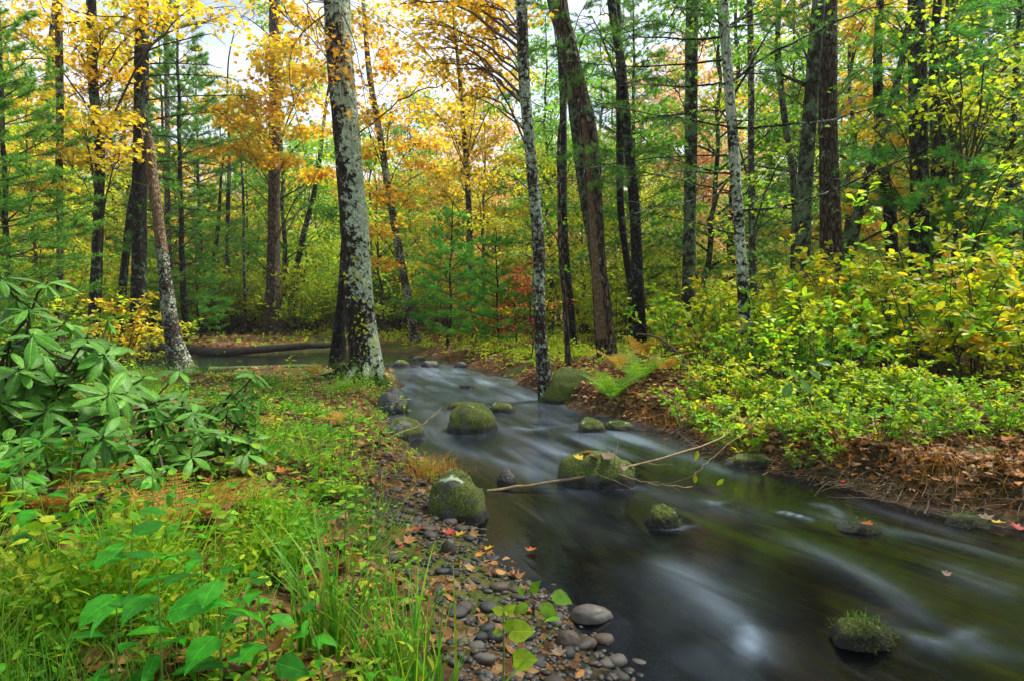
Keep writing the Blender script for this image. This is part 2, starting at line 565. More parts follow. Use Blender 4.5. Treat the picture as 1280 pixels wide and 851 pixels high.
def bark_mat(name, base, dark, lichen=(0.42, 0.50, 0.36), amount=0.0, moss=0.0, furrow=1.0, lscale=9.0, mosscol=(0.07, 0.13, 0.02), gradient=None):
    m, nt, o = new_mat(name)
    L = nt.links.new
    tc = node(nt, "ShaderNodeTexCoord")
    mp = node(nt, "ShaderNodeMapping")
    mp.inputs['Scale'].default_value = (1, 1, 0.22)
    L(tc.outputs['Object'], mp.inputs[0])
    f = node(nt, "ShaderNodeTexNoise", Scale=26.0 / furrow, Detail=6.0, Roughness=0.65)
    L(mp.outputs[0], f.inputs['Vector'])
    v = node(nt, "ShaderNodeTexVoronoi", Scale=30.0 / furrow, feature='DISTANCE_TO_EDGE')
    L(mp.outputs[0], v.inputs['Vector'])
    vr = ramp(nt, [(0.0, 0.0), (0.22, 1.0)], v.outputs['Distance'])
    hmul = node(nt, "ShaderNodeMath", operation='MULTIPLY')
    L(f.outputs[0], hmul.inputs[0]); L(vr.outputs[0], hmul.inputs[1])
    cr_ = ramp(nt, [(0.12, dark), (0.55, base), (0.8, tuple(min(1, c * 1.5) for c in base))], hmul.outputs[0])
    last = cr_.outputs[0]
    hgt = hmul.outputs[0]
    if amount > 0:
        ln = node(nt, "ShaderNodeTexNoise", Scale=lscale, Detail=8.0, Roughness=0.72)
        L(tc.outputs['Object'], ln.inputs['Vector'])
        big = node(nt, "ShaderNodeTexNoise", Scale=1.3, Detail=2.0)
        L(tc.outputs['Object'], big.inputs['Vector'])
        ad = node(nt, "ShaderNodeMath", operation='MULTIPLY_ADD')
        L(big.outputs[0], ad.inputs[0]); ad.inputs[1].default_value = 0.5; L(ln.outputs[0], ad.inputs[2])
        src = ad.outputs[0]
        if gradient is not None:       # lichen grows on one side of the trunk: (axis vector, strength)
            nn = node(nt, "ShaderNodeNewGeometry")
            dt = node(nt, "ShaderNodeVectorMath", operation='DOT_PRODUCT')
            L(nn.outputs['Normal'], dt.inputs[0]); dt.inputs[1].default_value = gradient[0]
            g = node(nt, "ShaderNodeMath", operation='MULTIPLY_ADD')
            L(dt.outputs['Value'], g.inputs[0]); g.inputs[1].default_value = gradient[1]; L(src, g.inputs[2])
            src = g.outputs[0]
        th = 0.97 - amount * 0.18
        lr = ramp(nt, [(0, 0), (1, 1)], None)
        mr = node(nt, "ShaderNodeMapRange")
        L(src, mr.inputs[0]); mr.inputs[1].default_value = th - 0.02; mr.inputs[2].default_value = th + 0.03
        lc = node(nt, "ShaderNodeTexNoise", Scale=40.0, Detail=4.0)
        L(tc.outputs['Object'], lc.inputs['Vector'])
        lcr = ramp(nt, [(0.3, tuple(c * 0.6 for c in lichen)), (0.6, lichen), (0.8, tuple(min(1, c * 1.25) for c in lichen))], lc.outputs[0])
        mxx = node(nt, "ShaderNodeMixRGB")
        L(mr.outputs[0], mxx.inputs[0]); L(last, mxx.inputs[1]); L(lcr.outputs[0], mxx.inputs[2])
        last = mxx.outputs[0]
        ha = node(nt, "ShaderNodeMath", operation='MULTIPLY_ADD')
        L(mr.outputs[0], ha.inputs[0]); ha.inputs[1].default_value = 0.25; L(hgt, ha.inputs[2])
        hgt = ha.outputs[0]
    if moss > 0:
        sx = node(nt, "ShaderNodeSeparateXYZ")
        L(tc.outputs['Object'], sx.inputs[0])
        mn = node(nt, "ShaderNodeTexNoise", Scale=6.0, Detail=5.0)
        L(tc.outputs['Object'], mn.inputs['Vector'])
        q = node(nt, "ShaderNodeMath", operation='MULTIPLY_ADD')
        L(sx.outputs[2], q.inputs[0]); q.inputs[1].default_value = -0.5 / moss; L(mn.outputs[0], q.inputs[2])
        mr = node(nt, "ShaderNodeMapRange")
        L(q.outputs[0], mr.inputs[0]); mr.inputs[1].default_value = 0.25; mr.inputs[2].default_value = 0.4
        mxx = node(nt, "ShaderNodeMixRGB")
        L(mr.outputs[0], mxx.inputs[0]); L(last, mxx.inputs[1]); mxx.inputs[2].default_value = (*mosscol, 1)
        last = mxx.outputs[0]
    p = node(nt, "ShaderNodeBsdfPrincipled", Roughness=0.9)
    p.inputs['Specular IOR Level'].default_value = 0.2
    L(last, p.inputs['Base Color'])
    b = node(nt, "ShaderNodeBump", Strength=1.0, Distance=0.06)
    L(hgt, b.inputs['Height']); L(b.outputs[0], p.inputs['Normal'])
    L(p.outputs[0], o.inputs[0])
    return m


def simple_mat(name, cols, scale=8.0, rough=0.8, bump=0.3, detail=6.0, island=0.0, spec=0.3, bdist=0.02):
    m, nt, o = new_mat(name)
    L = nt.links.new
    tc = node(nt, "ShaderNodeTexCoord")
    nz = node(nt, "ShaderNodeTexNoise", Scale=scale, Detail=detail, Roughness=0.65)
    L(tc.outputs['Object'], nz.inputs['Vector'])
    fac = nz.outputs[0]
    if island:
        g = node(nt, "ShaderNodeNewGeometry")
        oi = node(nt, "ShaderNodeObjectInfo")
        s = node(nt, "ShaderNodeMath", operation='ADD')
        L(g.outputs['Random Per Island'], s.inputs[0]); L(oi.outputs['Random'], s.inputs[1])
        fr = node(nt, "ShaderNodeMath", operation='FRACT')
        L(s.outputs[0], fr.inputs[0])
        a = node(nt, "ShaderNodeMix")
        a.inputs[0].default_value = island
        L(nz.outputs[0], a.inputs[2]); L(fr.outputs[0], a.inputs[3])
        fac = a.outputs[0]
    n = len(cols)
    rp = ramp(nt, [(0.25 - 0.2 * island + (0.5 + 0.4 * island) * i / max(1, n - 1), c) for i, c in enumerate(cols)], fac)
    p = node(nt, "ShaderNodeBsdfPrincipled", Roughness=rough)
    p.inputs['Specular IOR Level'].default_value = spec
    L(rp.outputs[0], p.inputs['Base Color'])
    if bump:
        b = node(nt, "ShaderNodeBump", Strength=bump, Distance=bdist)
        L(nz.outputs[0], b.inputs['Height']); L(b.outputs[0], p.inputs['Normal'])
    L(p.outputs[0], o.inputs[0])
    return m


def rock_mat(name, rock=(0.10, 0.10, 0.09), moss=0.6, lichen=0.2, mosscols=((0.010, 0.018, 0.004), (0.05, 0.075, 0.008), (0.20, 0.22, 0.018))):
    m, nt, o = new_mat(name)
    L = nt.links.new
    tc = node(nt, "ShaderNodeTexCoord")
    g = node(nt, "ShaderNodeNewGeometry")
    n1 = node(nt, "ShaderNodeTexNoise", Scale=14.0, Detail=8.0, Roughness=0.7)
    n2 = node(nt, "ShaderNodeTexNoise", Scale=5.0, Detail=5.0, Roughness=0.6)
    n3 = node(nt, "ShaderNodeTexNoise", Scale=70.0, Detail=4.0, Roughness=0.7)
    for n in (n1, n2, n3):
        L(tc.outputs['Object'], n.inputs['Vector'])
    rc = ramp(nt, [(0.3, tuple(c * 0.35 for c in rock)), (0.55, rock), (0.75, tuple(c * 1.9 for c in rock))], n1.outputs[0])
    mc = ramp(nt, [(0.3, mosscols[0]), (0.5, mosscols[1]), (0.72, mosscols[2])], n3.outputs[0])
    sx = node(nt, "ShaderNodeSeparateXYZ")
    L(g.outputs['Normal'], sx.inputs[0])
    q = node(nt, "ShaderNodeMath", operation='MULTIPLY_ADD')
    L(sx.outputs[2], q.inputs[0]); q.inputs[1].default_value = 0.25; L(n2.outputs[0], q.inputs[2])
    mr = node(nt, "ShaderNodeMapRange")
    L(q.outputs[0], mr.inputs[0])
    mr.inputs[1].default_value = 0.78 - 0.5 * moss; mr.inputs[2].default_value = 0.86 - 0.5 * moss
    mx1 = node(nt, "ShaderNodeMixRGB")
    L(mr.outputs[0], mx1.inputs[0]); L(rc.outputs[0], mx1.inputs[1]); L(mc.outputs[0], mx1.inputs[2])
    q2 = node(nt, "ShaderNodeMath", operation='MULTIPLY_ADD')
    n4 = node(nt, "ShaderNodeTexNoise", Scale=7.0, Detail=6.0, Roughness=0.6)
    mp = node(nt, "ShaderNodeMapping"); mp.inputs['Location'].default_value = (4.2, 1.7, 3.1)
    L(tc.outputs['Object'], mp.inputs[0]); L(mp.outputs[0], n4.inputs['Vector'])
    L(sx.outputs[2], q2.inputs[0]); q2.inputs[1].default_value = 0.22; L(n4.outputs[0], q2.inputs[2])
    mr2 = node(nt, "ShaderNodeMapRange")
    L(q2.outputs[0], mr2.inputs[0]); mr2.inputs[1].default_value = 0.86 - 0.4 * lichen; mr2.inputs[2].default_value = 0.90 - 0.4 * lichen
    mx2 = node(nt, "ShaderNodeMixRGB")
    L(mr2.outputs[0], mx2.inputs[0]); L(mx1.outputs[0], mx2.inputs[1]); mx2.inputs[2].default_value = (0.33, 0.40, 0.28, 1)
    # wet and dark along the water line
    gp = node(nt, "ShaderNodeSeparateXYZ")
    L(g.outputs['Position'], gp.inputs[0])
    wa = node(nt, "ShaderNodeMath", operation='MULTIPLY_ADD')
    L(n2.outputs[0], wa.inputs[0]); wa.inputs[1].default_value = -0.10; L(gp.outputs[2], wa.inputs[2])
    ww = node(nt, "ShaderNodeMapRange")
    L(wa.outputs[0], ww.inputs[0]); ww.inputs[1].default_value = -0.01; ww.inputs[2].default_value = 0.035
    wm = node(nt, "ShaderNodeMixRGB")
    L(ww.outputs[0], wm.inputs[0]); wm.inputs[1].default_value = (0.012, 0.011, 0.009, 1); L(mx2.outputs[0], wm.inputs[2])
    p = node(nt, "ShaderNodeBsdfPrincipled")
    L(wm.outputs[0], p.inputs['Base Color'])
    rr = node(nt, "ShaderNodeMapRange")
    L(mr.outputs[0], rr.inputs[0]); rr.inputs[3].default_value = 0.35; rr.inputs[4].default_value = 0.95
    L(rr.outputs[0], p.inputs['Roughness'])
    b = node(nt, "ShaderNodeBump", Strength=0.9, Distance=0.012)
    L(n3.outputs[0], b.inputs['Height'])
    b2 = node(nt, "ShaderNodeBump", Strength=0.6, Distance=0.03)
    L(n1.outputs[0], b2.inputs['Height']); L(b.outputs[0], b2.inputs['Normal'])
    L(b2.outputs[0], p.inputs['Normal'])
    L(p.outputs[0], o.inputs[0])
    return m


def ground_mat():
    m, nt, o = new_mat("forest_floor_soil")
    L = nt.links.new
    tc = node(nt, "ShaderNodeTexCoord")
    v = node(nt, "ShaderNodeTexVoronoi", Scale=24.0)
    L(tc.outputs['Object'], v.inputs['Vector'])
    n1 = node(nt, "ShaderNodeTexNoise", Scale=1.1, Detail=6.0, Roughness=0.65)
    L(tc.outputs['Object'], n1.inputs['Vector'])
    n2 = node(nt, "ShaderNodeTexNoise", Scale=30.0, Detail=5.0, Roughness=0.7)
    L(tc.outputs['Object'], n2.inputs['Vector'])
    sc = node(nt, "ShaderNodeSeparateColor")
    L(v.outputs['Color'], sc.inputs[0])
    lc = ramp(nt, [(0.0, (0.03, 0.015, 0.008)), (0.4, (0.07, 0.032, 0.012)), (0.65, (0.14, 0.06, 0.018)), (0.85, (0.2, 0.10, 0.035)), (1, (0.26, 0.17, 0.08))], sc.outputs[0])
    soil = ramp(nt, [(0.3, (0.012, 0.008, 0.005)), (0.6, (0.04, 0.025, 0.014)), (0.8, (0.08, 0.05, 0.026))], n2.outputs[0])
    a = ramp(nt, [(0.35, 0.0), (0.5, 1.0)], n1.outputs[0])
    m1 = node(nt, "ShaderNodeMixRGB")
    L(a.outputs[0], m1.inputs[0]); L(soil.outputs[0], m1.inputs[1]); L(lc.outputs[0], m1.inputs[2])
    # moss and short green in patches
    n3 = node(nt, "ShaderNodeTexNoise", Scale=0.6, Detail=5.0, Roughness=0.6)
    mp = node(nt, "ShaderNodeMapping"); mp.inputs['Location'].default_value = (3.0, 8.0, 1.0)
    L(tc.outputs['Object'], mp.inputs[0]); L(mp.outputs[0], n3.inputs['Vector'])
    b_ = ramp(nt, [(0.50, 0.0), (0.62, 1.0)], n3.outputs[0])
    gm = ramp(nt, [(0.35, (0.02, 0.04, 0.006)), (0.65, (0.09, 0.12, 0.014))], n2.outputs[0])
    m2 = node(nt, "ShaderNodeMixRGB")
    L(b_.outputs[0], m2.inputs[0]); L(m1.outputs[0], m2.inputs[1]); L(gm.outputs[0], m2.inputs[2])
    # leaves do not stay on the steep undercut faces: bare dark earth
    gg = node(nt, "ShaderNodeNewGeometry")
    sn = node(nt, "ShaderNodeSeparateXYZ")
    L(gg.outputs['True Normal'], sn.inputs[0])
    st = node(nt, "ShaderNodeMapRange")
    L(sn.outputs[2], st.inputs[0]); st.inputs[1].default_value = 0.82; st.inputs[2].default_value = 0.6
    m2b = node(nt, "ShaderNodeMixRGB")
    L(st.outputs[0], m2b.inputs[0]); L(m2.outputs[0], m2b.inputs[1]); L(soil.outputs[0], m2b.inputs[2])
    m2 = m2b
    # streambed: below the waterline silt and dark stones
    sx = node(nt, "ShaderNodeSeparateXYZ")
    L(tc.outputs['Object'], sx.inputs[0])
    bedf = node(nt, "ShaderNodeMapRange")
    L(sx.outputs[2], bedf.inputs[0]); bedf.inputs[1].default_value = 0.04; bedf.inputs[2].default_value = -0.01
    v2 = node(nt, "ShaderNodeTexVoronoi", Scale=11.0)
    L(tc.outputs['Object'], v2.inputs['Vector'])
    s2 = node(nt, "ShaderNodeSeparateColor")
    L(v2.outputs['Color'], s2.inputs[0])
    bc = ramp(nt, [(0.0, (0.010, 0.009, 0.008)), (0.6, (0.028, 0.024, 0.018)), (0.85, (0.055, 0.038, 0.02)), (1.0, (0.13, 0.06, 0.02))], s2.outputs[0])
    m3 = node(nt, "ShaderNodeMixRGB")
    L(bedf.outputs[0], m3.inputs[0]); L(m2.outputs[0], m3.inputs[1]); L(bc.outputs[0], m3.inputs[2])
    p = node(nt, "ShaderNodeBsdfPrincipled", Roughness=0.92)
    p.inputs['Specular IOR Level'].default_value = 0.2
    L(m3.outputs[0], p.inputs['Base Color'])
    b = node(nt, "ShaderNodeBump", Strength=0.8, Distance=0.03)
    L(n2.outputs[0], b.inputs['Height'])
    b2 = node(nt, "ShaderNodeBump", Strength=0.5, Distance=0.03)
    L(v.outputs['Distance'], b2.inputs['Height']); L(b.outputs[0], b2.inputs['Normal'])
    L(b2.outputs[0], p.inputs['Normal'])
    L(p.outputs[0], o.inputs[0])
    return m


def water_mat():
    m, nt, o = new_mat("stream_water")
    L = nt.links.new
    uv = node(nt, "ShaderNodeUVMap"); uv.uv_map = "flow"
    at = node(nt, "ShaderNodeAttribute"); at.attribute_name = "foam_sheen"
    mp = node(nt, "ShaderNodeMapping"); mp.inputs['Scale'].default_value = (0.45, 3.2, 1)
    L(uv.outputs[0], mp.inputs[0])
    n1 = node(nt, "ShaderNodeTexNoise", Scale=1.0, Detail=2.5, Roughness=0.5, Distortion=0.4)
    L(mp.outputs[0], n1.inputs['Vector'])
    mp2 = node(nt, "ShaderNodeMapping"); mp2.inputs['Scale'].default_value = (1.0, 6.0, 1)
    L(uv.outputs[0], mp2.inputs[0])
    n2 = node(nt, "ShaderNodeTexNoise", Scale=1.0, Detail=2.0, Roughness=0.5, Distortion=0.6)
    L(mp2.outputs[0], n2.inputs['Vector'])
    add = node(nt, "ShaderNodeMath", operation='MULTIPLY_ADD')
    L(n2.outputs[0], add.inputs[0]); add.inputs[1].default_value = 0.4; L(n1.outputs[0], add.inputs[2])
    b = node(nt, "ShaderNodeBump", Strength=0.25, Distance=0.05)
    L(add.outputs[0], b.inputs['Height'])
    fr = node(nt, "ShaderNodeFresnel", IOR=1.33)
    L(b.outputs[0], fr.inputs['Normal'])
    tr = node(nt, "ShaderNodeBsdfTransparent"); tr.inputs[0].default_value = (0.19, 0.14, 0.10, 1)
    gl = node(nt, "ShaderNodeBsdfGlossy", Roughness=0.16)
    gl.inputs[0].default_value = (0.82, 0.90, 1.0, 1)
    L(b.outputs[0], gl.inputs['Normal'])
    mix = node(nt, "ShaderNodeMixShader")
    L(fr.outputs[0], mix.inputs[0]); L(tr.outputs[0], mix.inputs[1]); L(gl.outputs[0], mix.inputs[2])
    # aerated water drawn out along the current, plus painted sky sheen upstream
    fo = node(nt, "ShaderNodeMapRange")
    L(n2.outputs[0], fo.inputs[0]); fo.inputs[1].default_value = 0.30; fo.inputs[2].default_value = 0.75
    fo.inputs[3].default_value = 0.35; fo.inputs[4].default_value = 1.1
    fm = node(nt, "ShaderNodeMath", operation='MULTIPLY')
    L(at.outputs['Fac'], fm.inputs[0]); L(fo.outputs[0], fm.inputs[1])
    fm.use_clamp = True
    df = node(nt, "ShaderNodeBsdfDiffuse"); df.inputs[0].default_value = (0.30, 0.39, 0.50, 1)
    mix2 = node(nt, "ShaderNodeMixShader")
    L(fm.outputs[0], mix2.inputs[0]); L(mix.outputs[0], mix2.inputs[1]); L(df.outputs[0], mix2.inputs[2])
    L(mix2.outputs[0], o.inputs[0])
    return m


M = {}
M['ground'] = ground_mat()
M['water'] = water_mat()
GR, YG, YE, OR_, RE = (0.045, 0.17, 0.012), (0.22, 0.34, 0.015), (0.62, 0.42, 0.02), (0.62, 0.22, 0.02), (0.50, 0.06, 0.025)
M['leaf_yellow'] = leaf_mat("maple_leaf_yellow", [(0.38, 0.46, 0.02), (0.68, 0.52, 0.02), (0.80, 0.46, 0.015), (0.74, 0.29, 0.02)], trans=0.55)
M['leaf_orange'] = leaf_mat("leaf_orange", [(0.70, 0.56, 0.03), (0.78, 0.44, 0.03), (0.72, 0.27, 0.03)], trans=0.5)
M['leaf_pink'] = leaf_mat("leaf_pink", [(0.70, 0.55, 0.12), (0.75, 0.42, 0.18), (0.65, 0.22, 0.12)], trans=0.5)
M['leaf_red'] = leaf_mat("leaf_red", [(0.6, 0.2, 0.03), (0.55, 0.06, 0.03), (0.40, 0.03, 0.04)], trans=0.5)
M['leaf_yg'] = leaf_mat("leaf_yellow_green", [(0.16, 0.40, 0.015), (0.34, 0.52, 0.015), (0.55, 0.56, 0.02), (0.72, 0.54, 0.03)], trans=0.55)
M['leaf_green'] = leaf_mat("leaf_green", [(0.04, 0.18, 0.014), (0.10, 0.32, 0.016), (0.22, 0.44, 0.02), (0.42, 0.50, 0.02)], trans=0.45)
M['leaf_lime'] = leaf_mat("leaf_lime", [(0.12, 0.44, 0.012), (0.28, 0.58, 0.012), (0.50, 0.62, 0.02), (0.72, 0.60, 0.02), (0.75, 0.42, 0.03)], trans=0.55, wn=0.5, nscale=2.2)
M['leaf_bank'] = leaf_mat("bank_shrub_leaf", [(0.05, 0.28, 0.012), (0.12, 0.42, 0.012), (0.26, 0.52, 0.012), (0.55, 0.60, 0.015), (0.76, 0.52, 0.02), (0.60, 0.22, 0.03)], trans=0.5, wn=0.5, nscale=2.2, wo=0.2)
M['needle'] = leaf_mat("pine_needles", [(0.06, 0.20, 0.018), (0.12, 0.32, 0.03), (0.22, 0.43, 0.04)], trans=0.45)
M['needle_bright'] = leaf_mat("pine_needles_bright", [(0.05, 0.28, 0.02), (0.12, 0.42, 0.03), (0.22, 0.50, 0.04)], trans=0.4)
M['rhodo'] = leaf_mat("rhododendron_leaf", [(0.035, 0.15, 0.012), (0.08, 0.25, 0.02), (0.17, 0.37, 0.05)], trans=0.22, rough=0.42, spec=0.3, nscale=2.0, veins=.45, vdens=9.0)
M['weed'] = leaf_mat("weed_leaf", [(0.025, 0.18, 0.010), (0.05, 0.34, 0.012), (0.13, 0.48, 0.014)], trans=0.45, nscale=3.0, veins=.55)
M['cover'] = leaf_mat("ground_cover_leaf", [(0.03, 0.16, 0.008), (0.07, 0.30, 0.010), (0.17, 0.44, 0.012), (0.38, 0.52, 0.015), (0.62, 0.46, 0.03)], trans=0.4, wn=0.5, wo=0, nscale=1.4, veins=.4)
M['grass'] = leaf_mat("grass_blade", [(0.04, 0.22, 0.012), (0.09, 0.36, 0.015), (0.22, 0.42, 0.02), (0.45, 0.38, 0.06)], trans=0.4, wn=0.3, wo=0)
M['fern_green'] = leaf_mat("fern_green", [(0.09, 0.30, 0.012), (0.2, 0.42, 0.015), (0.36, 0.46, 0.02)], trans=0.5)
M['fern_brown'] = leaf_mat("fern_brown", [(0.26, 0.12, 0.02), (0.50, 0.26, 0.03), (0.62, 0.44, 0.05)], trans=0.4)
M['fern_orange'] = leaf_mat("fern_orange", [(0.50, 0.40, 0.04), (0.62, 0.38, 0.04), (0.60, 0.27, 0.03)], trans=0.45)
M['litter'] = leaf_mat("fallen_leaves", [(0.06, 0.025, 0.012), (0.15, 0.06, 0.02), (0.30, 0.13, 0.035), (0.30, 0.19, 0.08), (0.42, 0.15, 0.025), (0.34, 0.27, 0.17)], trans=0.2, wn=0.25, wo=0.0, nscale=0.7)
M['litter_bright'] = leaf_mat("fallen_leaves_bright", [(0.60, 0.42, 0.03), (0.62, 0.20, 0.02), (0.50, 0.04, 0.03), (0.40, 0.26, 0.16)], trans=0.3, wn=0.2, wo=0.3)
M['twig'] = simple_mat("twig_bark", [(0.02, 0.014, 0.010), (0.07, 0.05, 0.035), (0.12, 0.10, 0.07)], 20, 0.9, 0.4)
M['twig_pale'] = simple_mat("twig_pale", [(0.07, 0.045, 0.022), (0.20, 0.14, 0.07), (0.34, 0.26, 0.14)], 14, 0.8, 0.4)
M['twig_mid'] = simple_mat('twig_mid', [(0.03, 0.02, 0.012), (0.10, 0.065, 0.035), (0.2, 0.14, 0.07)], 14, 0.85, 0.3)
M['stem_green'] = simple_mat("green_stem", [(0.05, 0.12, 0.02), (0.12, 0.22, 0.03), (0.20, 0.26, 0.06)], 12, 0.6, 0.0)
M['log'] = simple_mat("wet_log", [(0.010, 0.008, 0.006), (0.03, 0.022, 0.016), (0.07, 0.055, 0.035)], 7, 0.6, 0.6)
M['bark_main'] = bark_mat("bark_maple_lichen", (0.065, 0.042, 0.030), (0.010, 0.007, 0.005), (0.62, 0.73, 0.52), amount=0.92, moss=0.25, lscale=13.0, gradient=((0.85, -0.25, 0), 0.14))
M['bark_lich'] = bark_mat("bark_lichen", (0.085, 0.06, 0.045), (0.015, 0.010, 0.008), (0.48, 0.57, 0.42), amount=1.08, moss=0.2, lscale=17.0)
M['bark_white'] = bark_mat("bark_pale_lichen", (0.06, 0.045, 0.035), (0.010, 0.008, 0.006), (0.60, 0.68, 0.52), amount=1.32, moss=0.0, lscale=15.0)
M['bark_speck'] = bark_mat("bark_speckled", (0.05, 0.040, 0.032), (0.010, 0.008, 0.006), (0.40, 0.44, 0.36), amount=0.95, moss=0.0, lscale=14.0)
M['bark_dark'] = bark_mat("bark_dark", (0.028, 0.024, 0.020), (0.006, 0.005, 0.004), (0.13, 0.20, 0.13), amount=0.8, moss=0.25)
M['bark_brown'] = bark_mat("bark_brown", (0.15, 0.105, 0.07), (0.02, 0.013, 0.009), amount=0.5, moss=0.0, furrow=1.4)
M['bark_green'] = bark_mat("bark_greenish", (0.06, 0.055, 0.035), (0.012, 0.012, 0.007), (0.17, 0.24, 0.13), amount=1.2, moss=0.3, lscale=7.0)
M['bark_grey'] = bark_mat("bark_grey", (0.12, 0.11, 0.09), (0.03, 0.026, 0.02), (0.34, 0.40, 0.30), amount=1.0)
M['wood_bare'] = bark_mat("bare_wood", (0.34, 0.24, 0.15), (0.10, 0.055, 0.028), (0.36, 0.42, 0.30), amount=0.2, furrow=0.8)
M['wood_strip'] = bark_mat("bare_wood_strip", (0.34, 0.25, 0.15), (0.14, 0.08, 0.04), amount=0.0, furrow=0.6)
M['rock_moss'] = rock_mat("rock_mossy", (0.06, 0.06, 0.055), moss=0.62, lichen=0.10)
M['rock_lichen'] = rock_mat('rock_lichen', (0.06, 0.06, 0.055), moss=0.64, lichen=0.32)
M['rock_half'] = rock_mat("rock_half_mossy", (0.13, 0.13, 0.11), moss=0.42, lichen=0.05)
M['rock_wet'] = rock_mat("rock_wet", (0.045, 0.045, 0.045), moss=0.15, lichen=0.0)
M['moss_mound'] = rock_mat("moss_mound", (0.03, 0.022, 0.014), moss=0.9, lichen=0.0)
M['pebble'] = simple_mat("pebble", [(0.008, 0.009, 0.011), (0.02, 0.022, 0.025), (0.04, 0.035, 0.028), (0.06, 0.034, 0.019), (0.085, 0.08, 0.072)], 9, 0.55, 0.3, island=0.75, spec=0.4)

# ------------------------------------------------------------------ ground
def grid_sheet(name, xs, ys, zf, mat):
    X, Y = np.meshgrid(xs, ys)
    P = np.stack([X.ravel(), Y.ravel()], -1)
    Z = zf(P)
    V = np.column_stack([P, Z])
    nx, ny = len(xs), len(ys)
    i = (np.arange(ny - 1)[:, None] * nx + np.arange(nx - 1)[None, :]).ravel()
    F = np.stack([i, i + 1, i + nx + 1, i + nx], -1)
    mb = MB()
    mb.add(V, F, True)
    return mb.build(name, mat), P


def geo(a, b, n):
    return a * (b / a) ** (np.arange(1, n + 1) / n)


xs = np.concatenate([-9 - geo(0.3, 240, 55)[::-1], np.arange(-9, 9.01, 0.055), 9 + geo(0.3, 240, 55)])
ys = np.concatenate([-9 - geo(0.4, 60, 12)[::-1], np.arange(-9, 1, 0.4), np.arange(1, 13, 0.05), 13 + geo(0.07, 300, 130)])
ground, _ = grid_sheet("ground", xs, ys, ground_z, M['ground'])
tag(ground, "forest floor of dark soil and brown leaves along the brook", None, None, 'structure')

# ------------------------------------------------------------------ water
# strokes of white water: pixels at water level, half width (m), strength, lift (m)
FOAM = [
    ([(812, 690), (850, 722), (895, 762), (935, 806)], 0.10, 0.55, 0.02),
    ([(925, 778), (938, 800), (930, 822)], 0.05, 1.25, 0.015),
    ([(960, 668), (1030, 700), (1110, 738), (1190, 785)], 0.05, 0.33, 0.02),
    ([(1130, 778), (1180, 798), (1225, 782)], 0.035, 0.65, 0.015),
    ([(1080, 745), (1140, 780), (1200, 800), (1280, 815)], 0.06, 0.22, 0.0),
    ([(985, 640), (1050, 655), (1120, 672), (1200, 690), (1300, 715)], 0.05, 0.24, 0.01),
    ([(1000, 632), (1035, 640), (1050, 655)], 0.03, 0.35, 0.0),
    ([(960, 643), (985, 648), (1010, 654)], 0.018, 0.75, 0.01),
    ([(868, 625), (885, 632), (900, 630)], 0.025, 0.60, 0.01),
    ([(640, 556), (700, 566), (760, 578)], 0.10, 0.20, 0.01),
    ([(540, 548), (590, 568), (650, 590), (690, 606)], 0.12, 0.28, 0.01),
    ([(660, 518), (700, 528), (740, 540), (800, 552)], 0.16, 0.26, 0.015),
    ([(800, 560), (870, 575), (930, 600)], 0.10, 0.20, 0.0),
    ([(640, 532), (665, 538), (690, 535)], 0.05, 0.55, 0.01),
    ([(655, 534), (700, 533), (735, 529)], 0.05, 0.40, 0.01),
    ([(695, 505), (722, 508), (735, 513)], 0.05, 0.55, 0.01),
    ([(505, 480), (560, 490), (620, 500)], 0.25, 0.32, 0.01),
    ([(510, 466), (580, 472), (640, 485)], 0.30, 0.42, 0.01),
    ([(600, 478), (650, 490), (690, 505)], 0.20, 0.30, 0.01),
    ([(520, 510), (560, 520), (600, 545)], 0.15, 0.25, 0.01),
    ([(500, 460), (540, 462), (600, 470)], 0.4, 0.30, 0.0),
    ([(760, 600), (800, 612), (870, 630), (960, 655)], 0.12, 0.13, 0.0),
    ([(640, 640), (700, 650), (790, 690)], 0.16, 0.07, 0.0),
    ([(800, 655), (830, 662), (860, 660)], 0.02, 0.6, 0.0),
    ([(700, 606), (760, 612), (805, 606)], 0.018, 0.3, 0.0),
    ([(1160, 700), (1220, 730), (1280, 745)], 0.08, 0.22, 0.0),
    ([(1040, 620), (1120, 650), (1240, 690)], 0.06, 0.12, 0.0),
    ([(850, 800), (900, 830), (960, 860)], 0.15, 0.12, 0.0),
]


def foam_fields(P):
    f = np.zeros(len(P))
    h = np.zeros(len(P))
    w = fbm(P * 1.1, 2)[:, None] * np.array([[0.06, 0.06]])
    Q = P + w
    for pts, hw, st, lift in FOAM:
        W = np.array([at_z(x, y, 0)[:2] for x, y in pts])
        W = smooth_path(W, 14)
        d = np.full(len(P), 1e9)
        tt = np.zeros(len(P))
        for i in range(len(W) - 1):
            dd, t, _ = seg_dist(Q, W[i], W[i + 1])
            m = dd < d
            d = np.where(m, dd, d)
            tt = np.where(m, (i + t) / (len(W) - 1), tt)
        taper = sstep(tt, -0.05, 0.35) * (1 - 0.7 * sstep(tt, 0.75, 1.0))
        g = np.exp(-(d / hw) ** 2) * taper
        g2 = np.exp(-(d / (hw * 2.6)) ** 2) * taper
        f = np.maximum(f, st * .50 * (0.78 * g + 0.22 * g2)) + 0.03 * st * g2
        h += lift * g2
    return np.clip(f, 0, 1), h


ROCK_HITS = []


def water_z(P):
    s, o = centre_uv(P)
    q = np.column_stack([s * 0.7, o * 2.4])
    fade = sstep(P[:, 1], 26, 14)
    z = 0.014 * fbm(q, 2) * fade
    _, h = foam_fields(P)
    z += h
    far = sstep(P[:, 1], 8, 12)
    z += far * 0.006 * sstep(P[:, 0], -4, -2) * vnoise(np.column_stack([s * 2.5, o * 1.2])) * fade
    return z


